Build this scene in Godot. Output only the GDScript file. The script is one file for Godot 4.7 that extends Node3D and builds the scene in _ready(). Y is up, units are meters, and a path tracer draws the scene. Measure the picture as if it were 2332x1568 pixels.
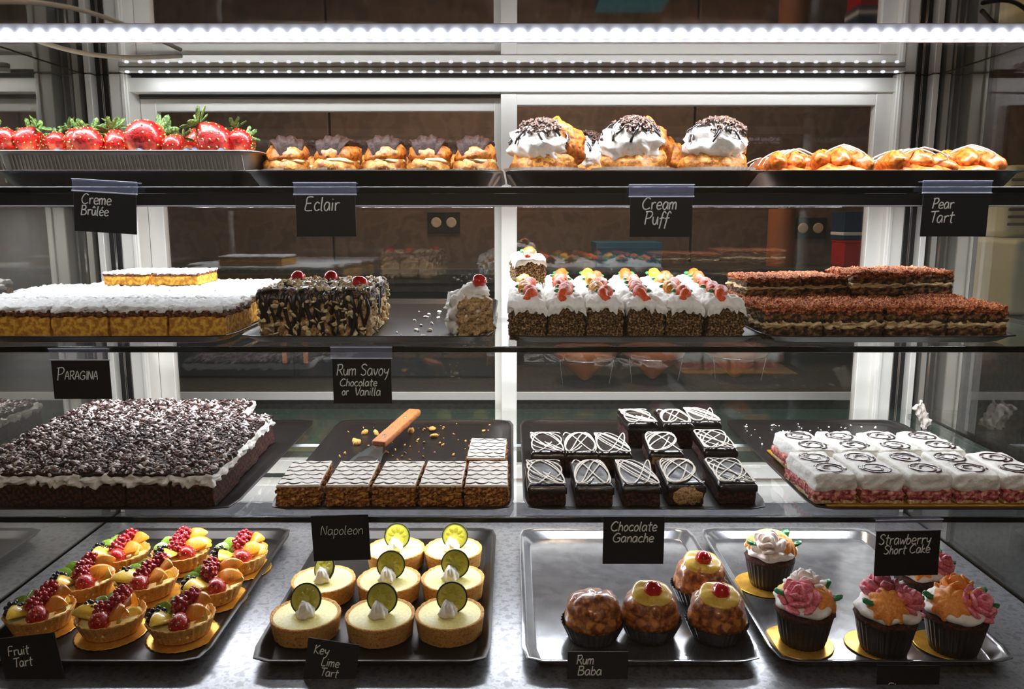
extends Node3D
# A pastry display case seen from the customer's side: three glass shelves and a steel deck,
# lit by LED strips. Metres, y up; the case front is about one metre from the camera.

const S1 := 1.385          # tops of the three glass shelves and of the deck
const S2 := 1.184
const S3 := 0.954
const DK := 0.73
const FRONT := -1.0        # front edge of the shelves
const REAR := -1.62        # plane of the sliding doors
const ORD := ["first", "second", "third", "fourth", "fifth", "sixth", "seventh", "eighth", "ninth", "tenth", "eleventh", "twelfth"]

var M := {}
var T := {}
var used := {}
var rng := RandomNumberGenerator.new()
static var nz := FastNoiseLite.new()

# ---------------------------------------------------------------- geometry
class Geo:
	var v := PackedVector3Array()
	var uv := PackedVector2Array()
	var sg := PackedInt32Array()
	var ix := PackedInt32Array()
	var nm := PackedVector3Array()   # given normals; zero where they are worked out
	var given := Vector3.ZERO
	var g := 0
	var xf := Transform3D()
	var noise: FastNoiseLite
	var off := Vector3.ZERO

	func _init(n: FastNoiseLite = null, o := 0.0) -> void:
		noise = n
		off = Vector3(o * 7.31, o * 3.17, o * 5.77)

	func at(p: Vector3, b := Basis()) -> Geo:
		xf = Transform3D(b, p)
		return self

	func wob(p: Vector3, freq: float) -> float:
		var q := p * freq + off
		return 1.6 * noise.get_noise_3d(q.x, q.y, q.z)

	func grid(nu: int, nv: int, f: Callable, flip := false, same := false) -> Geo:
		if not same:
			g += 1
		var b := v.size()
		for j in nv + 1:
			for i in nu + 1:
				var t := Vector2(float(i) / nu, float(j) / nv)
				v.append(xf * (f.call(t.x, t.y) as Vector3))
				uv.append(t)
				sg.append(g)
				nm.append(xf.basis * given)
				given = Vector3.ZERO
		for j in nv:
			for i in nu:
				var a := b + j * (nu + 1) + i
				var e := a + 1
				var h := a + nu + 1
				var c := h + 1
				if flip:
					ix.append_array([a, e, c, a, c, h])
				else:
					ix.append_array([a, h, c, a, c, e])
		return self

	func blob(c: Vector3, r: Vector3, nu := 14, nv := 9, amp := 0.0, freq := 40.0) -> Geo:
		return grid(nu, nv, func(u, w):
			var th: float = fmod(u, 1.0) * TAU
			var ph: float = (w - 0.5) * PI
			var d := Vector3(cos(th) * cos(ph), sin(ph), sin(th) * cos(ph))
			if absf(w - 0.5) > 0.4999:
				d = Vector3(0, signf(w - 0.5), 0)
			var p := c + d * r
			return p + d * amp * wob(p, freq) if amp != 0.0 else p, true)

	func lathe(prof: Array, nu := 24, amp := 0.0, freq := 40.0, flutes := 0, deep := 0.0) -> Geo:
		var n := prof.size() - 1
		return grid(nu, n, func(u, w):
			var q: Vector2 = prof[int(round(w * n))]
			var th: float = fmod(u, 1.0) * TAU
			var k := 1.0 + (deep * cos(th * flutes) if flutes > 0 else 0.0)
			var p := Vector3(cos(th) * q.x * k, q.y, sin(th) * q.x * k)
			if amp != 0.0 and q.x > 0.0001:
				p += p.normalized() * amp * wob(p, freq)
			return p, true)

	func steps(h: float, r: float, n: int) -> Array:
		var s := [-h]
		if r > 0.0:
			s.append(-h + r * 0.35)
			s.append(-h + r)
		for i in range(1, n):
			s.append(lerpf(-h + r, h - r, float(i) / n))
		if r > 0.0:
			s.append(h - r)
			s.append(h - r * 0.35)
		s.append(h)
		return s

	# a box with rounded edges standing on y = base of c
	func rbox(c: Vector3, size: Vector3, r := 0.002, n := Vector3i(1, 1, 1), amp := 0.0, freq := 40.0) -> Geo:
		var h := size / 2.0
		var mid := c + Vector3(0, h.y, 0)
		var inner := Vector3(h.x - r, h.y - r, h.z - r)
		g += 1
		for k in 3:
			var a := (k + 1) % 3
			var b := (k + 2) % 3
			var sa := steps(h[a], r, n[a])
			var sb := steps(h[b], r, n[b])
			for s in [-1.0, 1.0]:
				grid(sa.size() - 1, sb.size() - 1, func(u, w):
					var p := Vector3.ZERO
					p[k] = s * h[k]
					p[a] = sa[int(round(u * (sa.size() - 1)))]
					p[b] = sb[int(round(w * (sb.size() - 1)))]
					var q := p.clamp(-inner, inner)
					var d := (p - q)
					d = d.normalized() if d.length() > 1e-7 else Vector3.UP
					p = q + d * r
					if amp != 0.0:
						p += d * amp * wob(p + mid, freq)
					else:
						given = d
					return p + mid, s < 0.0, true)
		return self

	# a box with plain flat faces
	func box(c: Vector3, size: Vector3) -> Geo:
		var h := size / 2.0
		for k in 3:
			var a := (k + 1) % 3
			var b := (k + 2) % 3
			for s in [-1.0, 1.0]:
				grid(1, 1, func(u, w):
					var p := Vector3.ZERO
					p[k] = s * h[k]
					p[a] = lerpf(-h[a], h[a], u)
					p[b] = lerpf(-h[b], h[b], w)
					return p + c, s < 0.0)
		return self

	func tube(pts: Array, r: float, ns := 6, taper := 0.0, flat := 1.0) -> Geo:
		var n := pts.size()
		if n < 2:
			return self
		var tang := []
		for i in n:
			var d: Vector3 = pts[mini(i + 1, n - 1)] - pts[maxi(i - 1, 0)]
			tang.append(d.normalized() if d.length() > 1e-9 else Vector3.RIGHT)
		var nn := []
		var ref: Vector3 = Vector3.UP if absf(tang[0].y) < 0.9 else Vector3.RIGHT
		for i in n:
			var q: Vector3 = (ref - tang[i] * ref.dot(tang[i])).normalized()
			nn.append(q)
			ref = q
		return grid(ns, n + 1, func(u, w):
			var k := int(round(w * (n + 1)))
			var i := clampi(k - 1, 0, n - 1)
			var th: float = fmod(u, 1.0) * TAU
			var rr := r * (1.0 - taper * float(i) / (n - 1))
			if k == 0 or k == n + 1:
				rr = 0.0
			var bb: Vector3 = tang[i].cross(nn[i])
			return pts[i] + (nn[i] * cos(th) * flat + bb * sin(th)) * rr)

	# profile of Vector2(inset, y) run round a rounded rectangle
	func rectlathe(w: float, d: float, r: float, prof: Array, nu := 40) -> Geo:
		var n := prof.size() - 1
		return grid(nu, n, func(u, t):
			var q: Vector2 = prof[int(round(t * n))]
			var e := Vector2(w / 2 + q.x, d / 2 + q.x).max(Vector2.ZERO)
			var th: float = fmod(u, 1.0) * TAU
			var c := Vector2(cos(th), sin(th))
			var s: float = minf(1.0 / maxf(absf(c.x), 1e-6), 1.0 / maxf(absf(c.y), 1e-6))
			var p := c * s
			var rr := r / minf(w, d) * 2.0
			var m := maxf(absf(p.x), 1e-6)
			if minf(absf(p.x), absf(p.y)) > 1.0 - rr:
				var o := Vector2(signf(p.x), signf(p.y)) * (1.0 - rr)
				p = o + (p - o).normalized() * rr
			return Vector3(p.x * e.x, q.y, p.y * e.y), true)

	func mesh() -> ArrayMesh:
		# normals: sums over the faces that share a place and a smoothing group, unless given
		var sum := {}
		for k in range(0, ix.size(), 3):
			var a := ix[k]
			var b := ix[k + 1]
			var c := ix[k + 2]
			var n := (v[c] - v[a]).cross(v[b] - v[a])
			for j in [a, b, c]:
				if nm[j] == Vector3.ZERO:
					var key := Vector4(v[j].x, v[j].y, v[j].z, sg[j])
					sum[key] = (sum[key] if sum.has(key) else Vector3.ZERO) + n
		for j in v.size():
			if nm[j] == Vector3.ZERO:
				nm[j] = sum.get(Vector4(v[j].x, v[j].y, v[j].z, sg[j]), Vector3.UP)
			nm[j] = nm[j].normalized() if nm[j].length_squared() > 0.0 else Vector3.UP
		var arr := []
		arr.resize(Mesh.ARRAY_MAX)
		arr[Mesh.ARRAY_VERTEX] = v
		arr[Mesh.ARRAY_NORMAL] = nm
		arr[Mesh.ARRAY_TEX_UV] = uv
		arr[Mesh.ARRAY_INDEX] = ix
		var m := ArrayMesh.new()
		m.add_surface_from_arrays(Mesh.PRIMITIVE_TRIANGLES, arr)
		return m


func geo(o := 0.0) -> Geo:
	return Geo.new(nz, o)


# ---------------------------------------------------------------- scene helpers
func numbered(called: String) -> String:
	var n: int = used.get(called, 0)
	used[called] = n + 1
	return called if n == 0 else "%s_%03d" % [called, n]


func tag(o: Node3D, label := "", category := "", group := "", kind := "") -> Node3D:
	if label: o.set_meta("label", label)
	if category: o.set_meta("category", category)
	if group: o.set_meta("group", group)
	if kind: o.set_meta("kind", kind)
	return o


func thing(called: String, label: String, category: String, p := Vector3.ZERO, turn := 0.0, group := "") -> Node3D:
	var o := Node3D.new()
	o.name = numbered(called)
	add_child(o)
	o.position = p
	o.rotation.y = turn
	tag(o, label, category, group)
	return o


func part(parent: Node3D, called: String, m: Mesh, mat: Material, p := Vector3.ZERO, b := Basis()) -> MeshInstance3D:
	var o := MeshInstance3D.new()
	o.name = called
	o.mesh = m
	o.material_override = null
	if m is ArrayMesh and m.get_surface_count() and m.surface_get_material(0) == null:
		m.surface_set_material(0, mat)
	elif m is PrimitiveMesh and m.material == null:
		m.material = mat
	elif (m.surface_get_material(0) if m is ArrayMesh else m.material) != mat:
		o.set_surface_override_material(0, mat)
	o.transform = Transform3D(b, p)
	parent.add_child(o, true)
	return o


func single(called: String, label: String, category: String, m: Mesh, mat: Material, p := Vector3.ZERO, b := Basis(), group := "") -> MeshInstance3D:
	var o := part(self, numbered(called), m, mat, p, b)
	tag(o, label, category, group)
	return o


func struct(called: String, m: Mesh, mat: Material, p := Vector3.ZERO) -> MeshInstance3D:
	var o := part(self, called, m, mat, p)
	tag(o, "", "", "", "structure")
	return o


func copy(o: Node3D, called: String, p: Vector3, turn: float, label: String, size := Vector3.ONE) -> Node3D:
	var c: Node3D = o.duplicate()
	c.name = numbered(called)
	add_child(c)
	c.position = p
	c.rotation = Vector3(0, turn, 0)
	c.scale = size
	c.set_meta("label", label)
	return c


func bar(c: Vector3, size: Vector3, r := 0.0015) -> ArrayMesh:
	return geo().rbox(c - Vector3(0, size.y / 2, 0), size, minf(r, minf(size.x, minf(size.y, size.z)) * 0.45)).mesh()


func ry(a: float) -> Basis:
	return Basis(Vector3.UP, a)


func eul(x: float, y: float, z: float) -> Basis:
	return Basis.from_euler(Vector3(x, y, z))


# ---------------------------------------------------------------- materials
func noise_tex(freq: float, cols: Array, sd := 1, cell := false, px := 256, octaves := 4) -> NoiseTexture2D:
	var n := FastNoiseLite.new()
	n.seed = sd
	n.frequency = freq
	n.noise_type = FastNoiseLite.TYPE_CELLULAR if cell else FastNoiseLite.TYPE_SIMPLEX_SMOOTH
	n.fractal_octaves = octaves
	var t := NoiseTexture2D.new()
	t.width = px
	t.height = px
	t.seamless = true
	t.noise = n
	if cols.size():
		var g := Gradient.new()
		var offs := PackedFloat32Array()
		var cs := PackedColorArray()
		for i in cols.size():
			offs.append(lerpf(0.27, 0.73, float(i) / maxi(cols.size() - 1, 1)))
			cs.append(cols[i])
		g.offsets = offs
		g.colors = cs
		t.color_ramp = g
	return t


func flat(c: Color, rough := 0.5, metal := 0.0) -> StandardMaterial3D:
	var m := StandardMaterial3D.new()
	m.albedo_color = c
	m.roughness = rough
	m.metallic = metal
	return m


# a material of mottled colours; tile is the size of one repeat in metres, relief in centimetres
func food(cols: Array, tile: float, rough := 0.7, relief := 0.0, hmap := "fine", freq := 0.02, cell := false) -> StandardMaterial3D:
	var m := flat(Color.WHITE, rough)
	m.albedo_texture = noise_tex(freq, cols, 3 + M.size(), cell)
	m.uv1_triplanar = true
	m.uv1_world_triplanar = true
	m.uv1_scale = Vector3.ONE / tile
	if relief > 0.0:
		m.heightmap_enabled = true
		m.heightmap_texture = T[hmap]
		m.heightmap_scale = relief
	return m


func coat(m: StandardMaterial3D, k := 0.8, r := 0.12) -> StandardMaterial3D:
	m.clearcoat_enabled = true
	m.clearcoat = k
	m.clearcoat_roughness = r
	return m


func glow(m: StandardMaterial3D, c: Color, e: float) -> StandardMaterial3D:
	m.emission_enabled = true
	m.emission = c
	m.emission_energy_multiplier = e
	return m


func glass(c: Color, rough := 0.0, metal := 0.0) -> StandardMaterial3D:
	var m := flat(c, rough, metal)
	m.transparency = BaseMaterial3D.TRANSPARENCY_ALPHA
	return m


func materials() -> void:
	T.fine = noise_tex(0.03, [], 11, false, 256, 5)
	T.grit = noise_tex(0.09, [], 12, false, 256, 3)
	T.cell = noise_tex(0.05, [], 13, true, 256, 2)
	M.alum = flat(Color(0.86, 0.85, 0.82), 0.4, 0.2)
	M.chrome = flat(Color(0.82, 0.82, 0.82), 0.12, 1.0)
	M.mirror = flat(Color(0.78, 0.77, 0.76), 0.04, 1.0)
	M.black = flat(Color(0.02, 0.02, 0.022), 0.5)
	M.gasket = flat(Color(0.05, 0.045, 0.045), 0.6)
	M.pane = glass(Color(0.9, 1.0, 0.95, 0.004))
	M.side = glass(Color(0.62, 0.61, 0.58, 0.04), 0.03, 0.85)
	M.shelf = glass(Color(0.45, 0.65, 0.55, 0.03))
	M.edge = coat(flat(Color(0.012, 0.05, 0.035), 0.1), 1.0, 0.03)
	M.tray = flat(Color(0.20, 0.185, 0.175), 0.36, 0.75)
	M.steel = food([Color(0.50, 0.50, 0.51), Color(0.62, 0.62, 0.63), Color(0.56, 0.56, 0.58)], 0.09, 0.34, 0.004)
	M.steel.metallic = 0.85
	M.shiny = food([Color(0.60, 0.60, 0.61), Color(0.68, 0.68, 0.69)], 0.2, 0.2, 0.0)
	M.shiny.metallic = 0.9
	M.foil = flat(Color(0.74, 0.72, 0.69), 0.42, 0.75)
	M.gold = food([Color(0.85, 0.62, 0.22), Color(0.93, 0.72, 0.30)], 0.1, 0.3, 0.0)
	M.gold.metallic = 0.6
	M.card = flat(Color(0.012, 0.012, 0.014), 0.55)
	M.chalk = flat(Color(0.92, 0.92, 0.90), 0.9)
	M.clear = glass(Color(0.75, 0.8, 0.95, 0.12))
	M.rail = flat(Color(0.75, 0.76, 0.82), 0.25)
	M.paper = flat(Color(0.90, 0.86, 0.82), 0.85)
	M.paper.backlight_enabled = true
	M.paper.backlight = Color(0.5, 0.46, 0.42)
	M.ledbody = flat(Color(0.85, 0.86, 0.88), 0.4)
	M.diode = glow(flat(Color(0.95, 0.96, 1.0), 0.3), Color(0.93, 0.95, 1.0), 14.0)
	M.softdiode = glow(flat(Color(0.95, 0.96, 1.0), 0.3), Color(0.93, 0.95, 1.0), 1.3)
	M.tape = glow(flat(Color(0.95, 0.96, 1.0), 0.3), Color(0.93, 0.94, 1.0), 0.9)
	M.diffuser = glow(flat(Color(0.95, 0.96, 1.0), 0.3), Color(0.95, 0.96, 1.0), 1.5)
	M.cable = flat(Color(0.85, 0.85, 0.84), 0.5)
	# food
	M.berry = coat(food([Color(0.42, 0.01, 0.015), Color(0.70, 0.02, 0.025), Color(0.84, 0.07, 0.05)], 0.03, 0.4, 0.05, "cell"), 0.6, 0.15)
	M.seed = flat(Color(0.93, 0.72, 0.35), 0.5)
	M.leaf = food([Color(0.08, 0.17, 0.05), Color(0.24, 0.38, 0.12), Color(0.52, 0.62, 0.32)], 0.02, 0.6)
	M.blue = food([Color(0.05, 0.06, 0.16), Color(0.17, 0.19, 0.36)], 0.01, 0.5)
	M.custard = food([Color(0.95, 0.84, 0.55), Color(0.98, 0.91, 0.68)], 0.04, 0.45, 0.02)
	M.choux = food([Color(0.50, 0.25, 0.06), Color(0.76, 0.47, 0.14), Color(0.90, 0.68, 0.32), Color(0.70, 0.40, 0.11)], 0.05, 0.55, 0.08)
	M.choux2 = food([Color(0.40, 0.17, 0.04), Color(0.70, 0.37, 0.09), Color(0.86, 0.56, 0.20)], 0.045, 0.5, 0.08)
	M.cream = food([Color(0.93, 0.91, 0.87), Color(0.98, 0.97, 0.94)], 0.03, 0.55, 0.03)
	M.choco = food([Color(0.09, 0.045, 0.035), Color(0.23, 0.13, 0.09)], 0.02, 0.6, 0.04)
	M.choco.metallic_specular = 0.3
	M.dark = coat(food([Color(0.055, 0.028, 0.02), Color(0.10, 0.05, 0.035)], 0.03, 0.3, 0.02), 0.6, 0.15)
	M.shave = food([Color(0.16, 0.09, 0.06), Color(0.34, 0.22, 0.17), Color(0.62, 0.50, 0.44)], 0.02, 0.55, 0.05)
	M.pear = coat(food([Color(0.54, 0.20, 0.025), Color(0.78, 0.39, 0.06), Color(0.88, 0.55, 0.17)], 0.04, 0.45, 0.05), 0.35, 0.2)
	M.sugar = food([Color(0.94, 0.93, 0.92), Color(0.99, 0.99, 0.98)], 0.02, 0.95, 0.08, "grit")
	M.crust = food([Color(0.20, 0.08, 0.03), Color(0.42, 0.20, 0.07), Color(0.58, 0.36, 0.16)], 0.03, 0.8, 0.08, "grit")
	M.yellow = food([Color(0.66, 0.42, 0.08), Color(0.80, 0.56, 0.14), Color(0.90, 0.70, 0.25)], 0.05, 0.75, 0.04, "fine")
	M.nut = food([Color(0.46, 0.31, 0.15), Color(0.86, 0.74, 0.54), Color(0.70, 0.54, 0.32)], 0.03, 0.6, 0.05)
	M.carrot = food([Color(0.86, 0.27, 0.05), Color(0.94, 0.42, 0.12)], 0.02, 0.45, 0.04)
	M.carrot2 = food([Color(0.93, 0.52, 0.08), Color(0.97, 0.72, 0.24)], 0.02, 0.45, 0.04)
	M.icegreen = coat(flat(Color(0.10, 0.50, 0.22), 0.4), 0.4, 0.2)
	M.crumb = food([Color(0.15, 0.085, 0.03), Color(0.42, 0.28, 0.13), Color(0.80, 0.66, 0.43)], 0.05, 0.9, 0.2, "grit", 0.05)
	M.cocoa = food([Color(0.30, 0.10, 0.03), Color(0.62, 0.27, 0.09), Color(0.80, 0.42, 0.19), Color(0.88, 0.68, 0.50)], 0.04, 0.95, 0.14, "grit", 0.04)
	M.tira = food([Color(0.12, 0.055, 0.03), Color(0.30, 0.17, 0.09), Color(0.60, 0.44, 0.24)], 0.05, 0.85, 0.1, "grit")
	M.tiracream = food([Color(0.78, 0.66, 0.46), Color(0.90, 0.81, 0.63)], 0.02, 0.7, 0.05)
	M.brown = food([Color(0.12, 0.045, 0.03), Color(0.26, 0.11, 0.07), Color(0.38, 0.20, 0.14)], 0.03, 0.9, 0.1, "grit")
	M.curl = flat(Color.WHITE, 0.35)
	M.curl.vertex_color_use_as_albedo = true
	M.flaky = food([Color(0.36, 0.17, 0.05), Color(0.62, 0.36, 0.12), Color(0.86, 0.62, 0.30)], 0.03, 0.8, 0.1, "grit")
	M.fondant = coat(food([Color(0.93, 0.87, 0.79), Color(0.98, 0.94, 0.88)], 0.03, 0.4, 0.01), 0.3, 0.2)
	M.wood = food([Color(0.55, 0.30, 0.14), Color(0.72, 0.44, 0.24), Color(0.64, 0.37, 0.18)], 0.05, 0.6, 0.02)
	M.wood.uv1_scale = Vector3(50, 20, 8)
	M.pink = food([Color(0.44, 0.08, 0.12), Color(0.72, 0.30, 0.32), Color(0.90, 0.68, 0.58)], 0.05, 0.8, 0.05, "grit")
	M.sponge = food([Color(0.74, 0.62, 0.42), Color(0.93, 0.86, 0.70)], 0.03, 0.85, 0.08, "grit")
	M.jam = coat(flat(Color(0.20, 0.02, 0.04), 0.25), 0.8, 0.1)
	M.shell = food([Color(0.68, 0.42, 0.16), Color(0.90, 0.70, 0.38), Color(0.80, 0.55, 0.24)], 0.04, 0.7, 0.06, "grit")
	M.rasp = coat(flat(Color(0.62, 0.03, 0.09), 0.3), 0.8, 0.1)
	M.blackb = coat(flat(Color(0.05, 0.02, 0.06), 0.3), 0.8, 0.1)
	M.kiwi = coat(food([Color(0.36, 0.52, 0.10), Color(0.62, 0.74, 0.24)], 0.01, 0.35), 0.7, 0.1)
	M.orange = coat(food([Color(0.93, 0.48, 0.06), Color(0.99, 0.66, 0.18)], 0.015, 0.35, 0.02), 0.8, 0.1)
	M.mango = coat(food([Color(0.93, 0.72, 0.15), Color(0.98, 0.84, 0.36)], 0.015, 0.35, 0.02), 0.8, 0.1)
	M.rind = flat(Color(0.10, 0.17, 0.03), 0.4)
	M.lime = coat(food([Color(0.72, 0.68, 0.14), Color(0.82, 0.79, 0.28)], 0.02, 0.35), 0.6, 0.15)
	M.pith = flat(Color(0.80, 0.79, 0.34), 0.45)
	M.limefill = food([Color(0.94, 0.87, 0.52), Color(0.97, 0.93, 0.64)], 0.03, 0.4, 0.01)
	M.baba = coat(food([Color(0.34, 0.13, 0.03), Color(0.64, 0.33, 0.09), Color(0.84, 0.55, 0.22)], 0.06, 0.4, 0.03), 0.7, 0.15)
	M.pool = coat(food([Color(0.93, 0.74, 0.26), Color(0.97, 0.84, 0.42)], 0.02, 0.3), 0.6, 0.1)
	M.cherry = coat(flat(Color(0.80, 0.02, 0.02), 0.2), 1.0, 0.05)
	M.blackcup = flat(Color(0.02, 0.018, 0.018), 0.4)
	M.cup = food([Color(0.10, 0.06, 0.04), Color(0.17, 0.11, 0.08)], 0.02, 0.5)
	M.frost = food([Color(0.94, 0.92, 0.88), Color(0.98, 0.97, 0.95)], 0.03, 0.5, 0.03)
	M.fpink = food([Color(0.88, 0.34, 0.42), Color(0.97, 0.66, 0.70)], 0.02, 0.5, 0.03)
	M.forange = food([Color(0.95, 0.50, 0.12), Color(0.99, 0.70, 0.36)], 0.02, 0.5, 0.03)
	M.fyellow = food([Color(0.97, 0.84, 0.30), Color(0.99, 0.93, 0.55)], 0.02, 0.5, 0.03)
	M.fwhite = food([Color(0.97, 0.90, 0.86), Color(0.99, 0.96, 0.94)], 0.02, 0.5, 0.03)
	# rooms
	M.wall = food([Color(0.36, 0.28, 0.23), Color(0.44, 0.35, 0.29), Color(0.40, 0.31, 0.25)], 0.4, 0.6)
	M.seam = flat(Color(0.12, 0.09, 0.08), 0.8)
	M.room = flat(Color(0.55, 0.5, 0.45), 0.8)
	M.floor = flat(Color(0.32, 0.29, 0.27), 0.6)
	M.white = flat(Color(0.85, 0.84, 0.8), 0.8)
	M.counter = food([Color(0.20, 0.18, 0.17), Color(0.27, 0.25, 0.23)], 0.1, 0.5)
	M.register = flat(Color(0.80, 0.79, 0.66), 0.5)
	M.slot = flat(Color(0.30, 0.29, 0.24), 0.7)
	M.red = flat(Color(0.75, 0.05, 0.04), 0.5)
	M.bluebox = flat(Color(0.08, 0.22, 0.36), 0.5)
	M.tealbox = flat(Color(0.12, 0.36, 0.46), 0.5)
	M.kraft = flat(Color(0.62, 0.36, 0.18), 0.6)
	M.socket = flat(Color(0.78, 0.70, 0.62), 0.5)


# ---------------------------------------------------------------- the place
func _ready() -> void:
	rng.seed = 7
	nz.seed = 5
	nz.frequency = 1.0
	nz.fractal_octaves = 3
	# camera
	var cam := Camera3D.new()
	cam.name = "camera"
	add_child(cam)
	cam.position = Vector3(0, 1.35, 0)
	cam.rotation_degrees = Vector3(-9.28, 0, 0)
	cam.fov = 47.07
	cam.near = 0.05
	cam.far = 30.0
	# environment: closed rooms, no sky to be seen
	var we := WorldEnvironment.new()
	we.name = "environment"
	var env := Environment.new()
	env.background_mode = Environment.BG_COLOR
	env.background_color = Color(0.01, 0.01, 0.012)
	env.tonemap_mode = Environment.TONE_MAPPER_LINEAR
	env.tonemap_exposure = 1.0
	env.sdfgi_enabled = true
	env.ssao_enabled = true
	env.ssil_enabled = true
	we.environment = env
	add_child(we)
	materials()
	lamps()
	rooms()
	case()
	shelves()
	trays()
	top_shelf()
	second_shelf()
	third_shelf()
	deck_row()
	cards()


func area(called: String, p: Vector3, towards: Vector3, size: Vector2, c: Color, e: float) -> void:
	var l := AreaLight3D.new()
	l.name = called
	l.area_size = size
	l.light_color = c
	l.light_energy = e
	l.area_range = 8.0
	l.area_attenuation = 2.0
	l.shadow_enabled = true
	add_child(l)
	l.look_at_from_position(p, p + towards, Vector3.RIGHT if absf(towards.normalized().y) > 0.999 else Vector3.UP)


func lamps() -> void:
	# LED strip along the top front of the case: a channel with a row of diodes
	var cool := Color(0.95, 0.97, 1.0)
	var s := thing("led_strip", "long strip of bright white LED lights along the top front of the case", "light", Vector3(0, 1.572, -1.046))
	part(s, "channel", geo().rbox(Vector3(0, 0.002, 0.004), Vector3(1.62, 0.012, 0.014), 0.0015).rbox(Vector3(0, -0.007, -0.0015), Vector3(1.62, 0.010, 0.003), 0.001).mesh(), M.ledbody)
	part(s, "light_tape", bar(Vector3(0, 0.001, 0.005), Vector3(1.60, 0.007, 0.010), 0.0008), M.tape)
	var dm := geo().blob(Vector3.ZERO, Vector3(0.0075, 0.0058, 0.0055), 8, 6).mesh()
	for k in 80:
		part(s, "diode", dm, M.diode, Vector3(-0.79 + 0.02 * k, 0.001, 0.010))
	area("led_strip_lamp", Vector3(0, 1.563, -1.040), Vector3(0, -1, 0.13), Vector2(1.6, 0.010), cool, 0.95)
	# a second strip along the top rear, in front of the door header
	var s2 := thing("led_strip", "second strip of LED lights along the top rear above the door header", "light", Vector3(0, 1.6095, -1.535))
	part(s2, "channel", geo().rbox(Vector3(0, 0.003, 0), Vector3(1.46, 0.008, 0.016), 0.0015).mesh(), M.alum)
	var dm2 := geo().blob(Vector3.ZERO, Vector3(0.0045, 0.0026, 0.0035), 8, 5).mesh()
	for k in 58:
		part(s2, "diode", dm2, M.softdiode, Vector3(-0.713 + 0.025 * k, 0.0026, 0.0085))
	area("rear_strip_lamp", Vector3(0, 1.6115, -1.535), Vector3(0, -1, -0.35), Vector2(1.44, 0.008), cool, 0.16)
	# slimmer strips under the rear of each glass shelf
	var names := ["top", "second", "third"]
	var tops := [S1, S2, S3]
	for k in 3:
		var y: float = tops[k] - 0.008
		var t := thing("shelf_light", "thin white light bar under the rear of the %s glass shelf" % names[k], "light", Vector3(0, y - 0.010, -1.36))
		part(t, "profile", geo().box(Vector3(0, 0.0085, 0), Vector3(1.56, 0.003, 0.018)).box(Vector3(0, 0.0045, 0.0082), Vector3(1.56, 0.0055, 0.0016)).box(Vector3(0, 0.0045, -0.0082), Vector3(1.56, 0.0055, 0.0016)).mesh(), M.ledbody)
		part(t, "diffuser", bar(Vector3(0, 0.005, 0), Vector3(1.55, 0.003, 0.012), 0.001), M.diffuser)
		area("shelf_lamp", Vector3(0, y - 0.0082, -1.36), Vector3(0, -1, 0.0), Vector2(0.012, 1.54), cool, [0.95, 0.75, 0.8][k])
	# ceiling panels: one over the customers, one in the kitchen behind
	for k in 2:
		var z: float = [0.9, -2.25][k]
		var p := thing("ceiling_panel", ["square ceiling light over the shop floor", "square ceiling light over the kitchen behind"][k], "light", Vector3(0, 2.55, z))
		part(p, "frame", bar(Vector3(0, 0.03, 0), Vector3(0.64, 0.03, 0.64)), M.white)
		part(p, "diffuser", bar(Vector3(0, 0.012, 0), Vector3(0.58, 0.01, 0.58)), glow(flat(Color.WHITE, 0.5), Color(1.0, 0.9, 0.78), [1.0, 1.2][k]))
		area("ceiling_panel_lamp", Vector3(0, 2.55, z), Vector3(0, -1, 0), Vector2(0.56, 0.56), Color(1.0, 0.88, 0.74), [1.3, 1.3][k])


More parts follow.
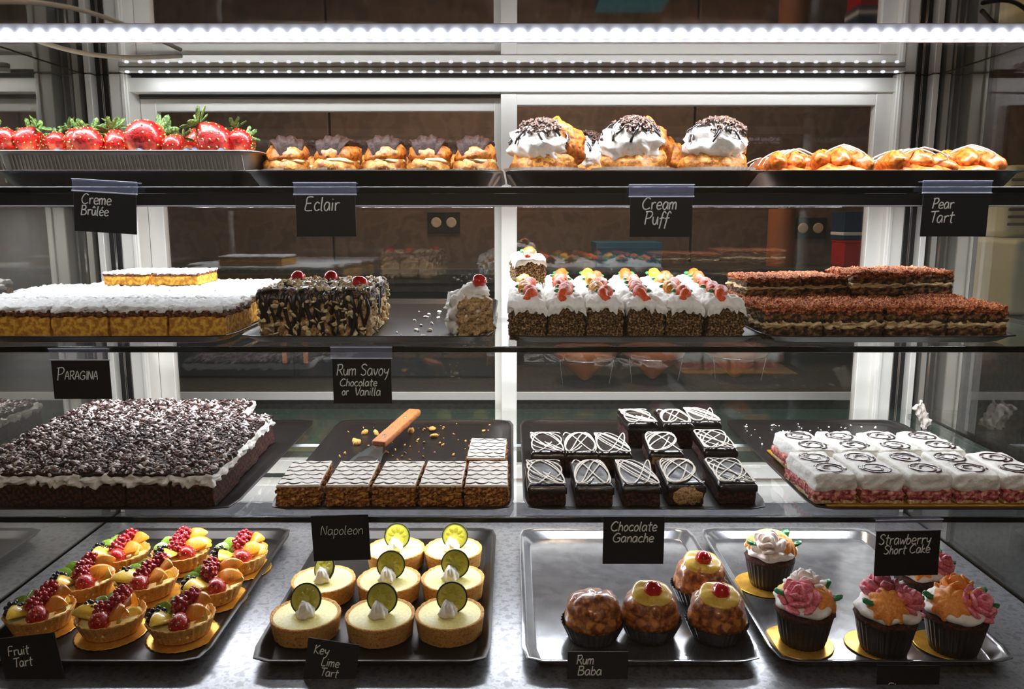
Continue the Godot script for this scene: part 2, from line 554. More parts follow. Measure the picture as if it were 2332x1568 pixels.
func rooms() -> void:
	struct("floor", bar(Vector3(0, -0.05, -0.4), Vector3(5.2, 0.1, 5.6)), M.floor)
	struct("ceiling", bar(Vector3(0, 2.65, -0.4), Vector3(5.2, 0.1, 5.6)), M.room)
	struct("wall_left", bar(Vector3(-2.5, 1.3, -0.4), Vector3(0.1, 2.6, 5.4)), M.wall)
	struct("wall_right", bar(Vector3(2.5, 1.3, -0.4), Vector3(0.1, 2.6, 5.4)), M.wall)
	struct("wall_front", bar(Vector3(0, 1.3, 2.3), Vector3(5.0, 2.6, 0.1)), M.room)
	var w := struct("wall_back", bar(Vector3(0, 1.3, -2.83), Vector3(5.0, 2.6, 0.1)), M.seam)
	for k in 8:
		part(w, "wall_panel", bar(Vector3(-2.17 + 0.62 * k, 1.3, -2.772), Vector3(0.612, 2.58, 0.02), 0.003), M.wall)
	# kitchen behind: worktop, wall shelf and what stands there
	var c := thing("work_counter", "dark kitchen work counter with a pale steel front edge behind the case", "counter", Vector3(0, 0, -2.4))
	part(c, "cabinet", bar(Vector3(0, 0.43, -0.02), Vector3(3.6, 0.86, 0.62)), M.counter)
	part(c, "worktop", bar(Vector3(0, 0.875, 0), Vector3(3.6, 0.024, 0.68)), M.counter)
	part(c, "edge_strip", bar(Vector3(0.1, 0.875, 0.343), Vector3(3.4, 0.022, 0.006)), M.alum)
	var sh := thing("wall_shelf", "long steel shelf on the brown wall behind the sliding doors", "shelf", Vector3(0, 1.18, -2.58))
	part(sh, "board", bar(Vector3(0, 0, 0), Vector3(3.4, 0.018, 0.34)), M.counter)
	for x in [-1.5, -0.5, 0.5, 1.5]:
		part(sh, "bracket", bar(Vector3(x, -0.04, -0.03), Vector3(0.02, 0.06, 0.26)), M.alum)
	var b := thing("red_box", "red carton on the wall shelf behind the right sliding door", "box", Vector3(1.09, 1.19, -2.54))
	part(b, "carton", bar(Vector3(0, 0.04, 0), Vector3(0.10, 0.078, 0.10)), M.red)
	part(b, "lid", bar(Vector3(0, 0.079, 0), Vector3(0.104, 0.006, 0.104)), M.red)
	var b2 := thing("blue_box", "dark blue carton stacked on the red carton behind the door", "box", Vector3(1.09, 1.2725, -2.54))
	part(b2, "carton", bar(Vector3(0, 0.045, 0), Vector3(0.11, 0.088, 0.10)), M.bluebox)
	part(b2, "band", bar(Vector3(0, 0.02, 0), Vector3(0.112, 0.010, 0.102)), M.chalk)
	var b3 := thing("teal_box", "flat teal cake box on the wall shelf behind the centre stile", "box", Vector3(0.36, 1.19, -2.52))
	part(b3, "tray", bar(Vector3(0, 0.03, 0), Vector3(0.20, 0.058, 0.16)), M.tealbox)
	part(b3, "lid", bar(Vector3(0, 0.068, 0), Vector3(0.206, 0.02, 0.166)), M.tealbox)
	var kr := thing("paper_roll", "upright roll of orange brown kraft paper on the wall shelf", "roll", Vector3(0.86, 1.1895, -2.55))
	part(kr, "paper", geo().lathe([Vector2(0.012, 0), Vector2(0.042, 0), Vector2(0.042, 0.18), Vector2(0.012, 0.18), Vector2(0.012, 0)], 20).mesh(), M.kraft)
	part(kr, "core", geo().lathe([Vector2(0.009, 0), Vector2(0.0118, 0), Vector2(0.0118, 0.184), Vector2(0.009, 0.184), Vector2(0.009, 0)], 14).mesh(), M.nut)
	# dark things on the worktop: a black cabinet at the left, hanging paper cones at the right
	var bc := thing("dark_cabinet", "black storage cabinet on the worktop behind the left sliding door", "cabinet", Vector3(-0.62, 0.8875, -2.44))
	part(bc, "body", bar(Vector3(0, 0.105, 0), Vector3(1.16, 0.21, 0.40)), M.black)
	for k in 2:
		var dr := part(bc, "door", bar(Vector3(-0.285 + 0.57 * k, 0.105, 0.204), Vector3(0.556, 0.20, 0.012)), M.gasket)
		part(dr, "handle", bar(Vector3(-0.03 + 0.06 * k, 0.105, 0.215), Vector3(0.012, 0.12, 0.012)), M.wood)
	for k in 3:
		var cx: float = [0.205, 0.40, 0.64][k]
		var pc := thing("paper_cone", "brown paper cone in a wire stand on the worktop behind the right door, %s one" % ["left", "middle", "right"][k], "cone", Vector3(cx, 0.8875, -2.19 - 0.02 * k))
		part(pc, "cone", geo(k).lathe([Vector2(0.0, 0.001), Vector2(0.010, 0.005), Vector2(0.088, 0.075), Vector2(0.094, 0.095), Vector2(0.086, 0.092), Vector2(0.0, 0.015)], 20, 0.004, 14.0).mesh(), M.kraft)
		var wire := geo()
		for j in 3:
			var th := TAU * j / 3.0 + 0.5
			wire.tube([Vector3(cos(th) * 0.075, 0.001, sin(th) * 0.075), Vector3(cos(th) * 0.086, 0.070, sin(th) * 0.086)], 0.0018, 6)
		var ring := []
		for j in 25:
			ring.append(Vector3(cos(TAU * j / 24.0) * 0.086, 0.070, sin(TAU * j / 24.0) * 0.086))
		part(pc, "wire_stand", wire.tube(ring, 0.0018, 6).mesh(), M.chrome)
	# sockets on the wall
	for q in [[1.03, 1.306, "double socket with pale outlets on the brown wall beside the blue carton"], [-0.235, 1.325, "double socket on a black plate seen through the left sliding door"]]:
		var o := thing("wall_socket", q[2], "socket", Vector3(q[0], q[1], -2.762))
		part(o, "plate", bar(Vector3(0, 0, 0.004), Vector3(0.11, 0.072, 0.006)), M.black)
		for s in [-0.026, 0.026]:
			part(o, "receptacle", geo().at(Vector3(s, 0, 0.006), eul(PI / 2, 0, 0)).lathe([Vector2(0.018, 0), Vector2(0.018, 0.003), Vector2(0.015, 0.004), Vector2(0.006, 0.0035), Vector2(0, 0.0035)], 16).mesh(), M.socket)
	# a till on the side counter, seen through the right end of the case
	var sc := thing("side_counter", "dark side counter beyond the right end of the case", "counter", Vector3(1.55, 0, -1.78))
	part(sc, "cabinet", bar(Vector3(0, 0.55, 0), Vector3(1.0, 1.10, 0.4)), M.counter)
	part(sc, "worktop", bar(Vector3(0, 1.12, 0), Vector3(1.04, 0.04, 0.44)), M.counter)
	var r := thing("cash_register", "cream plastic till with vent slots beyond the right end glass", "register", Vector3(1.215, 1.1405, -1.80))
	part(r, "housing", geo().rbox(Vector3.ZERO, Vector3(0.34, 0.16, 0.30), 0.012).mesh(), M.register)
	part(r, "display_hood", geo().rbox(Vector3(0.01, 0.159, -0.04), Vector3(0.28, 0.16, 0.16), 0.02).mesh(), M.register)
	for k in 7:
		part(r, "vent_slot", bar(Vector3(-0.08, 0.19 + 0.016 * k, 0.0405), Vector3(0.09, 0.006, 0.004)), M.slot)
	for k in 2:
		part(r, "label_plate", bar(Vector3(-0.10, 0.085 + 0.03 * k, 0.1505), Vector3(0.05, 0.014, 0.003)), M.slot)


func case() -> void:
	var c := thing("display_case", "glass fronted pastry display case with aluminium rear door frames", "display case", Vector3.ZERO)
	part(c, "base_cabinet", bar(Vector3(0, 0.345, -1.29), Vector3(1.72, 0.67, 0.74)), M.alum)
	part(c, "deck", bar(Vector3(0, DK - 0.02, -1.29), Vector3(1.66, 0.04, 0.76), 0.002), M.steel)
	part(c, "top_panel", bar(Vector3(0, 1.631, -1.29), Vector3(1.70, 0.02, 0.76)), M.mirror)
	for s in [-1, 1]:
		if s < 0:
			part(c, "side_panel", bar(Vector3(s * 0.838, 1.175, -1.29), Vector3(0.008, 0.89, 0.72), 0.0005), M.side)
		else:
			part(c, "side_panel", bar(Vector3(s * 0.838, 1.175, -1.545), Vector3(0.008, 0.89, 0.21), 0.0005), M.side)
			part(c, "side_pane", bar(Vector3(s * 0.838, 1.175, -1.185), Vector3(0.008, 0.89, 0.508), 0.0005), M.pane)
		part(c, "corner_post", bar(Vector3(s * 0.838, 1.16, -0.925), Vector3(0.02, 0.92, 0.012)), M.alum)
		# rear jamb, gasket channel and chrome shelf standards
		part(c, "rear_jamb", geo().rbox(Vector3(s * 0.762, 0.73, REAR + 0.005), Vector3(0.036, 0.89, 0.05), 0.003).rbox(Vector3(s * 0.752, 0.73, REAR + 0.031), Vector3(0.008, 0.89, 0.006), 0.002).mesh(), M.alum)
		part(c, "gasket_channel", bar(Vector3(s * 0.806, 1.175, REAR - 0.012), Vector3(0.05, 0.89, 0.03)), M.gasket)
		var sm := geo()
		for x in [0.789, 0.803]:
			sm.rbox(Vector3(s * x, 0.73, REAR + 0.006), Vector3(0.0045, 0.89, 0.006), 0.001)
		part(c, "shelf_standard", sm.mesh(), M.chrome)
		part(c, "wall_strip", bar(Vector3(s * 0.823, 1.175, REAR + 0.01), Vector3(0.012, 0.89, 0.03)), M.alum)
		for y in [S1, S2, S3]:
			part(c, "shelf_bracket", bar(Vector3(s * 0.822, y - 0.0145, -1.36), Vector3(0.008, 0.012, 0.46)), M.gasket)
	part(c, "front_pane", bar(Vector3(0, 1.175, -0.925), Vector3(1.654, 0.89, 0.005), 0.0005), M.pane)
	part(c, "top_front_rail", bar(Vector3(0, 1.655, -0.915), Vector3(1.70, 0.04, 0.03)), M.alum)
	part(c, "header", bar(Vector3(0, 1.600, REAR + 0.006), Vector3(1.49, 0.027, 0.035)), M.alum)
	part(c, "header_lip", bar(Vector3(0, 1.6185, REAR + 0.002), Vector3(1.49, 0.009, 0.02)), M.gasket)
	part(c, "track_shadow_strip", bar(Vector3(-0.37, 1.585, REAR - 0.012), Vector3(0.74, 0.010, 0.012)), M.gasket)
	part(c, "sill", bar(Vector3(0, 0.76, REAR), Vector3(1.49, 0.06, 0.05)), M.alum)
	part(c, "rear_upstand", bar(Vector3(0, 0.745, -1.578), Vector3(1.62, 0.03, 0.006)), M.shiny)
	# the two sliding doors; the right one runs in the front track
	for k in 2:
		var x0: float = [-0.745, -0.022][k]
		var x1: float = [-0.004, 0.745][k]
		var z: float = REAR - 0.03 + 0.034 * k
		var d := Node3D.new()
		d.name = "sliding_door"
		c.add_child(d, true)
		var yt: float = 1.580 if k == 0 else 1.587
		for x in [x0 + 0.016, x1 - 0.016]:
			part(d, "stile", geo().rbox(Vector3(x, 0.80, z), Vector3(0.032, yt - 0.80, 0.022), 0.002).mesh(), M.alum)
		part(d, "rail", bar(Vector3((x0 + x1) / 2, yt - 0.012, z), Vector3(x1 - x0 - 0.06, 0.024, 0.020)), M.alum)
		part(d, "rail", bar(Vector3((x0 + x1) / 2, 0.815, z), Vector3(x1 - x0 - 0.06, 0.03, 0.020)), M.alum)
		part(d, "pane", bar(Vector3((x0 + x1) / 2, (yt + 0.80) / 2, z), Vector3(x1 - x0 - 0.05, yt - 0.80 - 0.04, 0.005), 0.0004), M.pane)
	# loose white cable feeding the strip at the left end
	var cb := thing("power_cable", "white power cable drooping under the case top at the left end", "cable", Vector3.ZERO)
	var pts := []
	for k in 25:
		var t := k / 24.0
		pts.append(Vector3(lerpf(-0.72, -0.56, t) , 1.616 - 0.030 * sin(t * PI) * (1.0 - 0.3 * t), lerpf(-1.10, -1.40, t)))
	part(cb, "lead", geo().tube(pts, 0.0035, 8).mesh(), M.cable)
	var pts2 := []
	for k in 17:
		var t := k / 16.0
		pts2.append(Vector3(lerpf(0.80, 0.62, t), 1.616 - 0.018 * sin(t * PI), lerpf(-1.25, -1.10, t)))
	var cb2 := thing("power_cable", "dark power cable sagging under the case top at the right end", "cable", Vector3.ZERO)
	part(cb2, "lead", geo().tube(pts2, 0.003, 8).mesh(), M.gasket)


func shelves() -> void:
	var names := ["top", "middle", "lowest"]
	var tops := [S1, S2, S3]
	for k in 3:
		var t := thing("glass_shelf", "%s glass shelf with a dark green polished front edge" % names[k], "shelf", Vector3(0, tops[k] - 0.008, -1.3))
		part(t, "slab", bar(Vector3(0, 0.004, -0.0), Vector3(1.636, 0.008, 0.592), 0.0005), M.shelf)
		part(t, "front_edge", bar(Vector3(0, 0.004, 0.298), Vector3(1.636, 0.0082, 0.004), 0.0015), M.edge)
		if k == 0:
			part(t, "front_rail", bar(Vector3(0, -0.0075, 0.294), Vector3(1.636, 0.0145, 0.008), 0.001), M.black)
			part(t, "rail_lip", bar(Vector3(0, -0.0155, 0.297), Vector3(1.60, 0.0016, 0.004), 0.0006), M.rail)


func tray_mesh(w: float, d: float, h := 0.02) -> ArrayMesh:
	return geo().rectlathe(w, d, 0.02, [Vector2(-w, 0.0), Vector2(-0.016, 0.0), Vector2(-0.012, 0.001), Vector2(-0.002, h - 0.002), Vector2(0.004, h), Vector2(0.004, h + 0.0015), Vector2(-0.001, h + 0.001), Vector2(-0.0045, h - 0.002), Vector2(-0.0145, 0.0035), Vector2(-0.018, 0.002), Vector2(-w, 0.002)], 72).mesh()


func trays() -> void:
	var a := [tray_mesh(0.325, 0.46, 0.019), tray_mesh(0.325, 0.46, 0.010), tray_mesh(0.325, 0.46, 0.006), tray_mesh(0.325, 0.46, 0.016)]
	var wide := tray_mesh(0.39, 0.46, 0.006)
	var rows := [
		[S1, [[-0.495, "under the foil strawberry pan"], [-0.178, "holding the eclairs"], [0.158, "holding the cream puffs"], [0.486, "holding the golden pear tarts"]]],
		[S2, [[-0.535, "under the powdered sugar squares"], [-0.192, "holding the chocolate and cherry cakes"], [0.162, "holding the carrot cakes"], [0.497, "holding the cocoa dusted tiramisu"]]],
		[S3, [[-0.575, "under the chocolate curl cakes"], [-0.164, "holding the napoleons and the spatula"], [0.182, "holding the chocolate ganache squares"], [0.572, "holding the strawberry shortcakes"]]],
		[DK, [[-0.592, "holding the fruit tarts"], [-0.197, "holding the key lime tarts"], [0.181, "holding the rum babas"], [0.531, "holding the flower cupcakes"]]],
	]
	var shelf := ["top", "middle", "lowest", "deck"]
	for r in 4:
		for k in 4:
			var q: Array = rows[r][1][k]
			var m: Mesh = wide if r == 2 and k == 0 else a[r]
			var mat: Material = M.shiny if r == 3 and k >= 2 else M.tray
			single("serving_tray", "%s tray %s" % ["bright steel" if mat == M.shiny else "dark metal", q[1]], "tray", m, mat, Vector3(q[0], rows[r][0] + 0.0005, -1.245 if r < 3 else -1.232), Basis(), "trays in the case")


# ---------------------------------------------------------------- top shelf
func strawberry_proto() -> Node3D:
	var t := Node3D.new()
	var prof := []
	for k in 13:
		var a := k / 12.0
		prof.append(Vector2(0.43 * pow(sin(PI * pow(a, 0.72) * 0.97 + 0.03), 0.8) if k > 0 and k < 12 else 0.0, a - 0.5))
	part(t, "flesh", geo(2).lathe(prof, 20, 0.03, 3.0).mesh(), M.berry)
	var g := geo()
	for r in 7:
		for k in 9:
			var a := 0.12 + 0.115 * r
			var rad := 0.43 * pow(sin(PI * pow(a, 0.72) * 0.97 + 0.03), 0.8)
			var th := TAU * (k + 0.5 * (r % 2)) / 9.0
			g.blob(Vector3(cos(th) * rad, a - 0.5, sin(th) * rad), Vector3(0.022, 0.03, 0.022), 5, 4)
	part(t, "seeds", g.mesh(), M.seed)
	var l := geo()
	for k in 7:
		var th := TAU * k / 7.0 + 0.2 * (k % 2)
		var lift := 0.25 + 0.5 * ((k * 3) % 4) / 4.0
		l.at(Vector3(0, 0.46, 0), ry(th) * eul(0, 0, lift)).blob(Vector3(0.24, 0.0, 0), Vector3(0.26, 0.022, 0.085), 8, 5, 0.03, 6.0)
	l.at(Vector3.ZERO).tube([Vector3(0, 0.46, 0), Vector3(0.02, 0.58, 0.02), Vector3(0.06, 0.68, 0.02)], 0.035, 6)
	part(t, "calyx", l.mesh(), M.leaf)
	return t


func eclair_proto(o: float) -> Node3D:
	var t := Node3D.new()
	part(t, "lower_shell", geo(o).blob(Vector3(0, 0.021, 0), Vector3(0.031, 0.022, 0.056), 26, 16, 0.0045, 45.0).mesh(), M.choux)
	part(t, "filling", geo(o).blob(Vector3(0.004, 0.032, 0.004), Vector3(0.024, 0.007, 0.049), 18, 8, 0.003, 60.0).mesh(), M.custard)
	part(t, "upper_shell", geo(o + 1).at(Vector3(0.001, 0.041, -0.002), eul(0.05, 0, 0.06)).blob(Vector3.ZERO, Vector3(0.0285, 0.019, 0.052), 26, 16, 0.004, 45.0).mesh(), M.choux2)
	part(t, "chocolate_glaze", geo(o).grid(40, 20, func(u, w):
		var a: float = lerpf(-0.85, 0.85, u)
		var k: float = sqrt(maxf(0.02, 1.0 - pow(2.0 * w - 1.0, 4.0)))
		var hem: float = 1.0 if u > 0.0 and u < 1.0 else 0.86
		var e: float = 0.0038 * absf(sin(a * 6.5 + sin(w * 9.0 + o) * 0.5)) + 0.003 * nz.get_noise_2d(u * 7.0 + o, w * 11.0)
		return Vector3(sin(a) * (0.0290 + e) * (0.5 + 0.5 * k) * hem, 0.040 + cos(a) * (0.0240 + e) * k * hem - 0.004 * (1.0 - k), lerpf(-0.047, 0.044, w)), true).mesh(), M.choco)
	part(t, "paper_cup", geo().at(Vector3.ZERO, Basis.from_scale(Vector3(1, 1, 1.62))).lathe([Vector2(0.0, 0.0), Vector2(0.024, 0.0), Vector2(0.031, 0.010), Vector2(0.0345, 0.022)], 120, 0.0, 1.0, 40, 0.03).mesh(), M.paper)
	return t


func over(c: Vector3, r: Vector3, lon: float, lat: float) -> Vector3:
	return c + Vector3(sin(lon) * cos(lat), sin(lat), cos(lon) * cos(lat)) * r


func puff_proto(o: float) -> Node3D:
	var t := Node3D.new()
	part(t, "bottom_shell", geo(o).blob(Vector3(0, 0.025, 0), Vector3(0.043, 0.026, 0.043), 30, 18, 0.0075, 38.0).mesh(), M.choux)
	var c := Vector3(-0.004, 0.051, 0.005)
	var r := Vector3(0.040, 0.029, 0.037)
	part(t, "whipped_cream", geo(o).grid(44, 24, func(u, w):
		var th: float = fmod(u, 1.0) * TAU
		var ph: float = (w - 0.5) * PI
		var d := Vector3(cos(th) * cos(ph), sin(ph), sin(th) * cos(ph))
		if absf(w - 0.5) > 0.4999:
			d = Vector3(0, signf(w - 0.5), 0)
		var k: float = 1.0 + 0.05 * sin(ph * 9.0 + th * 1.0) * cos(ph) + 0.24 * nz.get_noise_3d(d.x * 2.4 + o, d.y * 2.4, d.z * 2.4)
		return c + d * r * k, true).mesh(), M.cream)
	part(t, "top_shell", geo(o + 2).at(Vector3(0.022, 0.053, -0.014), eul(-0.4, 0, -0.75)).blob(Vector3.ZERO, Vector3(0.036, 0.026, 0.036), 26, 16, 0.0065, 40.0).mesh(), M.choux2)
	var q := RandomNumberGenerator.new()
	q.seed = int(o * 13)
	var g := geo()
	for k in 110:
		var lon := q.randf() * TAU if k % 2 == 0 else q.randf_range(-0.8, 0.9)
		var lat := q.randf_range(0.80, 1.55) if k % 2 == 0 else q.randf_range(0.40, 1.3)
		var p := over(c + Vector3(0.002, 0.002, 0.002), r * 1.03, lon, lat)
		var dir := Vector3(q.randf_range(-1, 1), q.randf_range(-0.3, 0.5), q.randf_range(-1, 1)).normalized()
		var s := q.randf_range(0.006, 0.012)
		g.tube([p - dir * s * 0.5, p + Vector3(0, 0.003, 0), p + dir * s * 0.5], q.randf_range(0.0010, 0.0021), 5)
	part(t, "chocolate_shavings", g.mesh(), M.shave)
	g = geo()
	for k in 15:
		var lon := -1.9 + 3.8 * k / 14.0 + 0.15 * sin(k * 2.3)
		var low := 0.0 + 0.55 * (0.5 + 0.5 * sin(k * 1.9 + o))
		var pts := []
		for i in 11:
			var f := i / 10.0
			pts.append(over(c, r * (1.06 + 0.05 * nz.get_noise_2d(k * 3.0 + o, f * 3.0)), lon + 0.16 * sin(f * 5.0 + k), lerpf(1.5, low, f)))
		g.tube(pts, q.randf_range(0.0016, 0.0032), 6, 0.3)
	part(t, "chocolate_drizzle", g.mesh(), M.dark)
	part(t, "paper_cup", geo().lathe([Vector2(0.0, 0.0), Vector2(0.038, 0.0), Vector2(0.047, 0.012), Vector2(0.053, 0.022)], 140, 0.0, 1.0, 46, 0.03).mesh(), M.paper)
	return t


func pear_proto(o: float) -> Node3D:
	var t := Node3D.new()
	part(t, "pastry_base", geo(o).blob(Vector3(0, 0.014, 0), Vector3(0.049, 0.0145, 0.058), 26, 12, 0.005, 50.0).mesh(), M.pear)
	for k in 3:
		var a := (k - 1) * 0.45
		part(t, "pear_slice", geo(o + k).at(Vector3((k - 1) * 0.020, 0.030 - 0.003 * absf(k - 1), 0.004 * (k - 1)), eul(0.12 * (k - 1), a, (1 - k) * 0.35)).blob(Vector3.ZERO, Vector3(0.019, 0.0165, 0.046), 20, 12, 0.0035, 60.0).mesh(), M.pear)
	var g := geo()
	for k in 5:
		var pts := []
		for i in 9:
			var f := i / 8.0 - 0.5
			pts.append(Vector3(f * 0.074, 0.0475 - 0.075 * f * f + 0.001 * sin(i * 2.0), -0.026 + 0.014 * k + 0.008 * sin(f * 5.0)))
		g.tube(pts, 0.0011, 5)
	part(t, "sugar_glaze", g.mesh(), M.fondant)
	return t


func spawn(proto: Node3D, called: String, label: String, category: String, group: String, p: Vector3, turn := 0.0, size := Vector3.ONE) -> Node3D:
	var c: Node3D = proto.duplicate()
	c.name = numbered(called)
	add_child(c)
	c.position = p
	c.rotation.y = turn
	c.scale = size
	return tag(c, label, category, group)


func top_shelf() -> void:
	var b := S1 + 0.003
	# foil pan with custard, strawberries and blueberries
	var pan := thing("foil_pan", "long shiny foil pan of creme brulee topped with strawberries", "pan", Vector3(-0.502, b, -1.165))
	var g := geo().rectlathe(0.335, 0.25, 0.02, [Vector2(-0.3, 0), Vector2(-0.014, 0), Vector2(-0.010, 0.002), Vector2(0.0, 0.041), Vector2(0.006, 0.0425), Vector2(0.006, 0.044), Vector2(-0.001, 0.0435), Vector2(-0.011, 0.004), Vector2(-0.016, 0.002), Vector2(-0.3, 0.002)], 88)
	part(pan, "pan_body", g.mesh(), M.foil)
	var rib := geo()
	for k in 64:
		var x := -0.155 + 0.31 * k / 63.0
		rib.tube([Vector3(x, 0.004, 0.1165), Vector3(x + 0.0005, 0.02, 0.1205), Vector3(x, 0.038, 0.1255)], 0.0011, 5)
	part(pan, "side_pleats", rib.mesh(), M.foil)
	part(pan, "custard", geo(4).rbox(Vector3(0, 0.004, 0), Vector3(0.312, 0.032, 0.226), 0.006, Vector3i(14, 1, 10), 0.003, 60.0).mesh(), M.custard)
	var sp := strawberry_proto()
	# x, y, z of the berry's middle, its width, lean, turn
	var berries := [[-0.677, 1.451, -1.085, 0.026], [-0.648, 1.451, -1.09, 0.029], [-0.616, 1.448, -1.10, 0.024], [-0.588, 1.452, -1.10, 0.027], [-0.561, 1.447, -1.075, 0.034], [-0.527, 1.445, -1.085, 0.031], [-0.484, 1.450, -1.080, 0.044], [-0.444, 1.442, -1.07, 0.024], [-0.432, 1.451, -1.12, 0.028], [-0.396, 1.449, -1.075, 0.039], [-0.362, 1.447, -1.085, 0.028]]
	for k in berries.size():
		var q: Array = berries[k]
		var s: float = q[3] / 0.72
		var o := spawn(sp, "strawberry", "%s strawberry from the left in the foil pan, %s" % [ORD[k], "large and glossy red" if q[3] > 0.033 else "small and dark red" if k in [7, 8, 10] else "bright red with green leaves"], "strawberry", "strawberries in the foil pan", Vector3(q[0], q[1], q[2]))
		o.basis = eul([-0.9, -0.5, -1.2, -0.7][k % 4], [0.5, -0.7, 0.2, -0.3, 0.9][k % 5], [0.5, -0.6, 0.3][k % 3]) .scaled(Vector3(s, s, s))
	# a few more berries in the rows behind
	for k in 6:
		var s := 0.042
		var o := spawn(sp, "strawberry", "%s strawberry from the left in the second row of the foil pan" % ORD[k], "strawberry", "strawberries in the foil pan", Vector3(-0.665 + 0.057 * k, 1.452, -1.128 - 0.012 * (k % 2)))
		o.basis = eul(-0.8 + 0.3 * (k % 3), k * 1.3, 0.4).scaled(Vector3(s, s, s))
	var bm := geo().lathe([Vector2(0, -0.0062), Vector2(0.004, -0.0052), Vector2(0.0066, -0.001), Vector2(0.0064, 0.002), Vector2(0.004, 0.0052), Vector2(0.0024, 0.0060), Vector2(0.0018, 0.0050), Vector2(0, 0.0046)], 14).mesh()
	var bl := [[-0.594, -1.062], [-0.600, -1.072], [-0.484, -1.055], [-0.412, -1.053], [-0.424, -1.058], [-0.378, -1.056]]
	for k in bl.size():
		single("blueberry", "%s blueberry from the left along the foil pan front" % ORD[k], "blueberry", bm, M.blue, Vector3(bl[k][0], 1.4305, bl[k][1]), eul(0.4 * k, 0, 0.5), "blueberries in the foil pan")
	sp.free()
	# eclairs
	var e0 := eclair_proto(1.0)
	var e1 := eclair_proto(9.0)
	var ec := [[-0.304, -1.095, 0.35], [-0.234, -1.09, -0.08], [-0.170, -1.09, 0.06], [-0.111, -1.09, 0.0], [-0.049, -1.092, -0.1], [-0.292, -1.225, -0.1], [-0.222, -1.23, 0.1], [-0.158, -1.225, -0.05], [-0.092, -1.225, 0.05]]
	for k in ec.size():
		var q: Array = ec[k]
		var where := "%s eclair from the left in the front row" % ORD[k] if k < 5 else "%s eclair from the left in the back row" % ORD[k - 5]
		spawn(e0 if k % 2 == 0 else e1, "eclair", "golden chocolate topped %s" % where, "eclair", "eclairs on the tray", Vector3(q[0], b + 0.0005, q[1]), q[2], Vector3(1.0, 0.98, 0.95))
	e0.free()
	e1.free()
	# cream puffs
	var p0 := puff_proto(2.0)
	var p1 := puff_proto(6.0)
	var cp := [[0.043, -1.085, -0.2, 1.0, "front left cream puff with a mound of white cream"], [0.161, -1.08, 0.15, 1.02, "front middle cream puff piled with chocolate shavings"], [0.270, -1.085, 0.5, 1.02, "front right cream puff with chocolate running down its split shell"], [0.105, -1.20, 1.0, 0.95, "cream puff half hidden behind the front left and middle ones"], [0.206, -1.205, -0.8, 0.88, "cream puff half hidden behind the front middle and right ones"], [0.300, -1.215, 0.3, 0.86, "rear right cream puff showing its golden top shell"]]
	for k in cp.size():
		var q: Array = cp[k]
		spawn(p0 if k % 2 == 0 else p1, "cream_puff", q[4], "cream puff", "cream puffs on the tray", Vector3(q[0], b + 0.0005, q[1]), q[2], Vector3(q[3], q[3] * 1.02, q[3]))
	p0.free()
	p1.free()
	# pear tarts
	var t0 := pear_proto(3.0)
	var t1 := pear_proto(8.0)
	var pt := [[0.374, -1.10, 0.3, 0.78], [0.438, -1.085, -0.2, 0.86], [0.529, -1.085, 0.25, 1.0], [0.610, -1.09, -0.3, 0.92], [0.395, -1.23, 0.5, 0.9], [0.480, -1.235, 0.1, 0.9], [0.572, -1.235, -0.4, 1.0]]
	for k in pt.size():
		var q: Array = pt[k]
		spawn(t0 if k % 2 == 0 else t1, "pear_tart", "glossy golden pear tart, %s from the left in the %s row" % [ORD[k if k < 4 else k - 4], "front" if k < 4 else "back"], "tart", "pear tarts on the tray", Vector3(q[0], b + 0.0005, q[1]), q[2], Vector3(q[3], 1.0 + 0.08 * (k % 2), q[3]))
	t0.free()
	t1.free()


# ---------------------------------------------------------------- middle shelf
func sugar_proto(o: float, w: float, d: float) -> Node3D:
	var t := Node3D.new()
	part(t, "custard_cake", geo(o).rbox(Vector3.ZERO, Vector3(w, 0.031, d), 0.002, Vector3i(8, 3, 8), 0.0015, 160.0).mesh(), M.yellow)
	part(t, "crust", geo(o).rbox(Vector3(0, 0.0305, 0), Vector3(w, 0.0085, d), 0.002, Vector3i(16, 2, 16), 0.0030, 170.0).mesh(), M.crust)
	part(t, "powdered_sugar", geo(o + 1).rbox(Vector3(0, 0.0365, 0), Vector3(w + 0.0006, 0.008, d + 0.0006), 0.003, Vector3i(16, 1, 16), 0.0034, 120.0).mesh(), M.sugar)
	return t


func cherry(t: Node3D, p: Vector3, r := 0.0115) -> void:
	part(t, "cherry", geo(p.x * 90.0).blob(Vector3.ZERO, Vector3(r, r * 0.95, r), 14, 9, 0.0012, 120.0).mesh(), M.cherry, p)


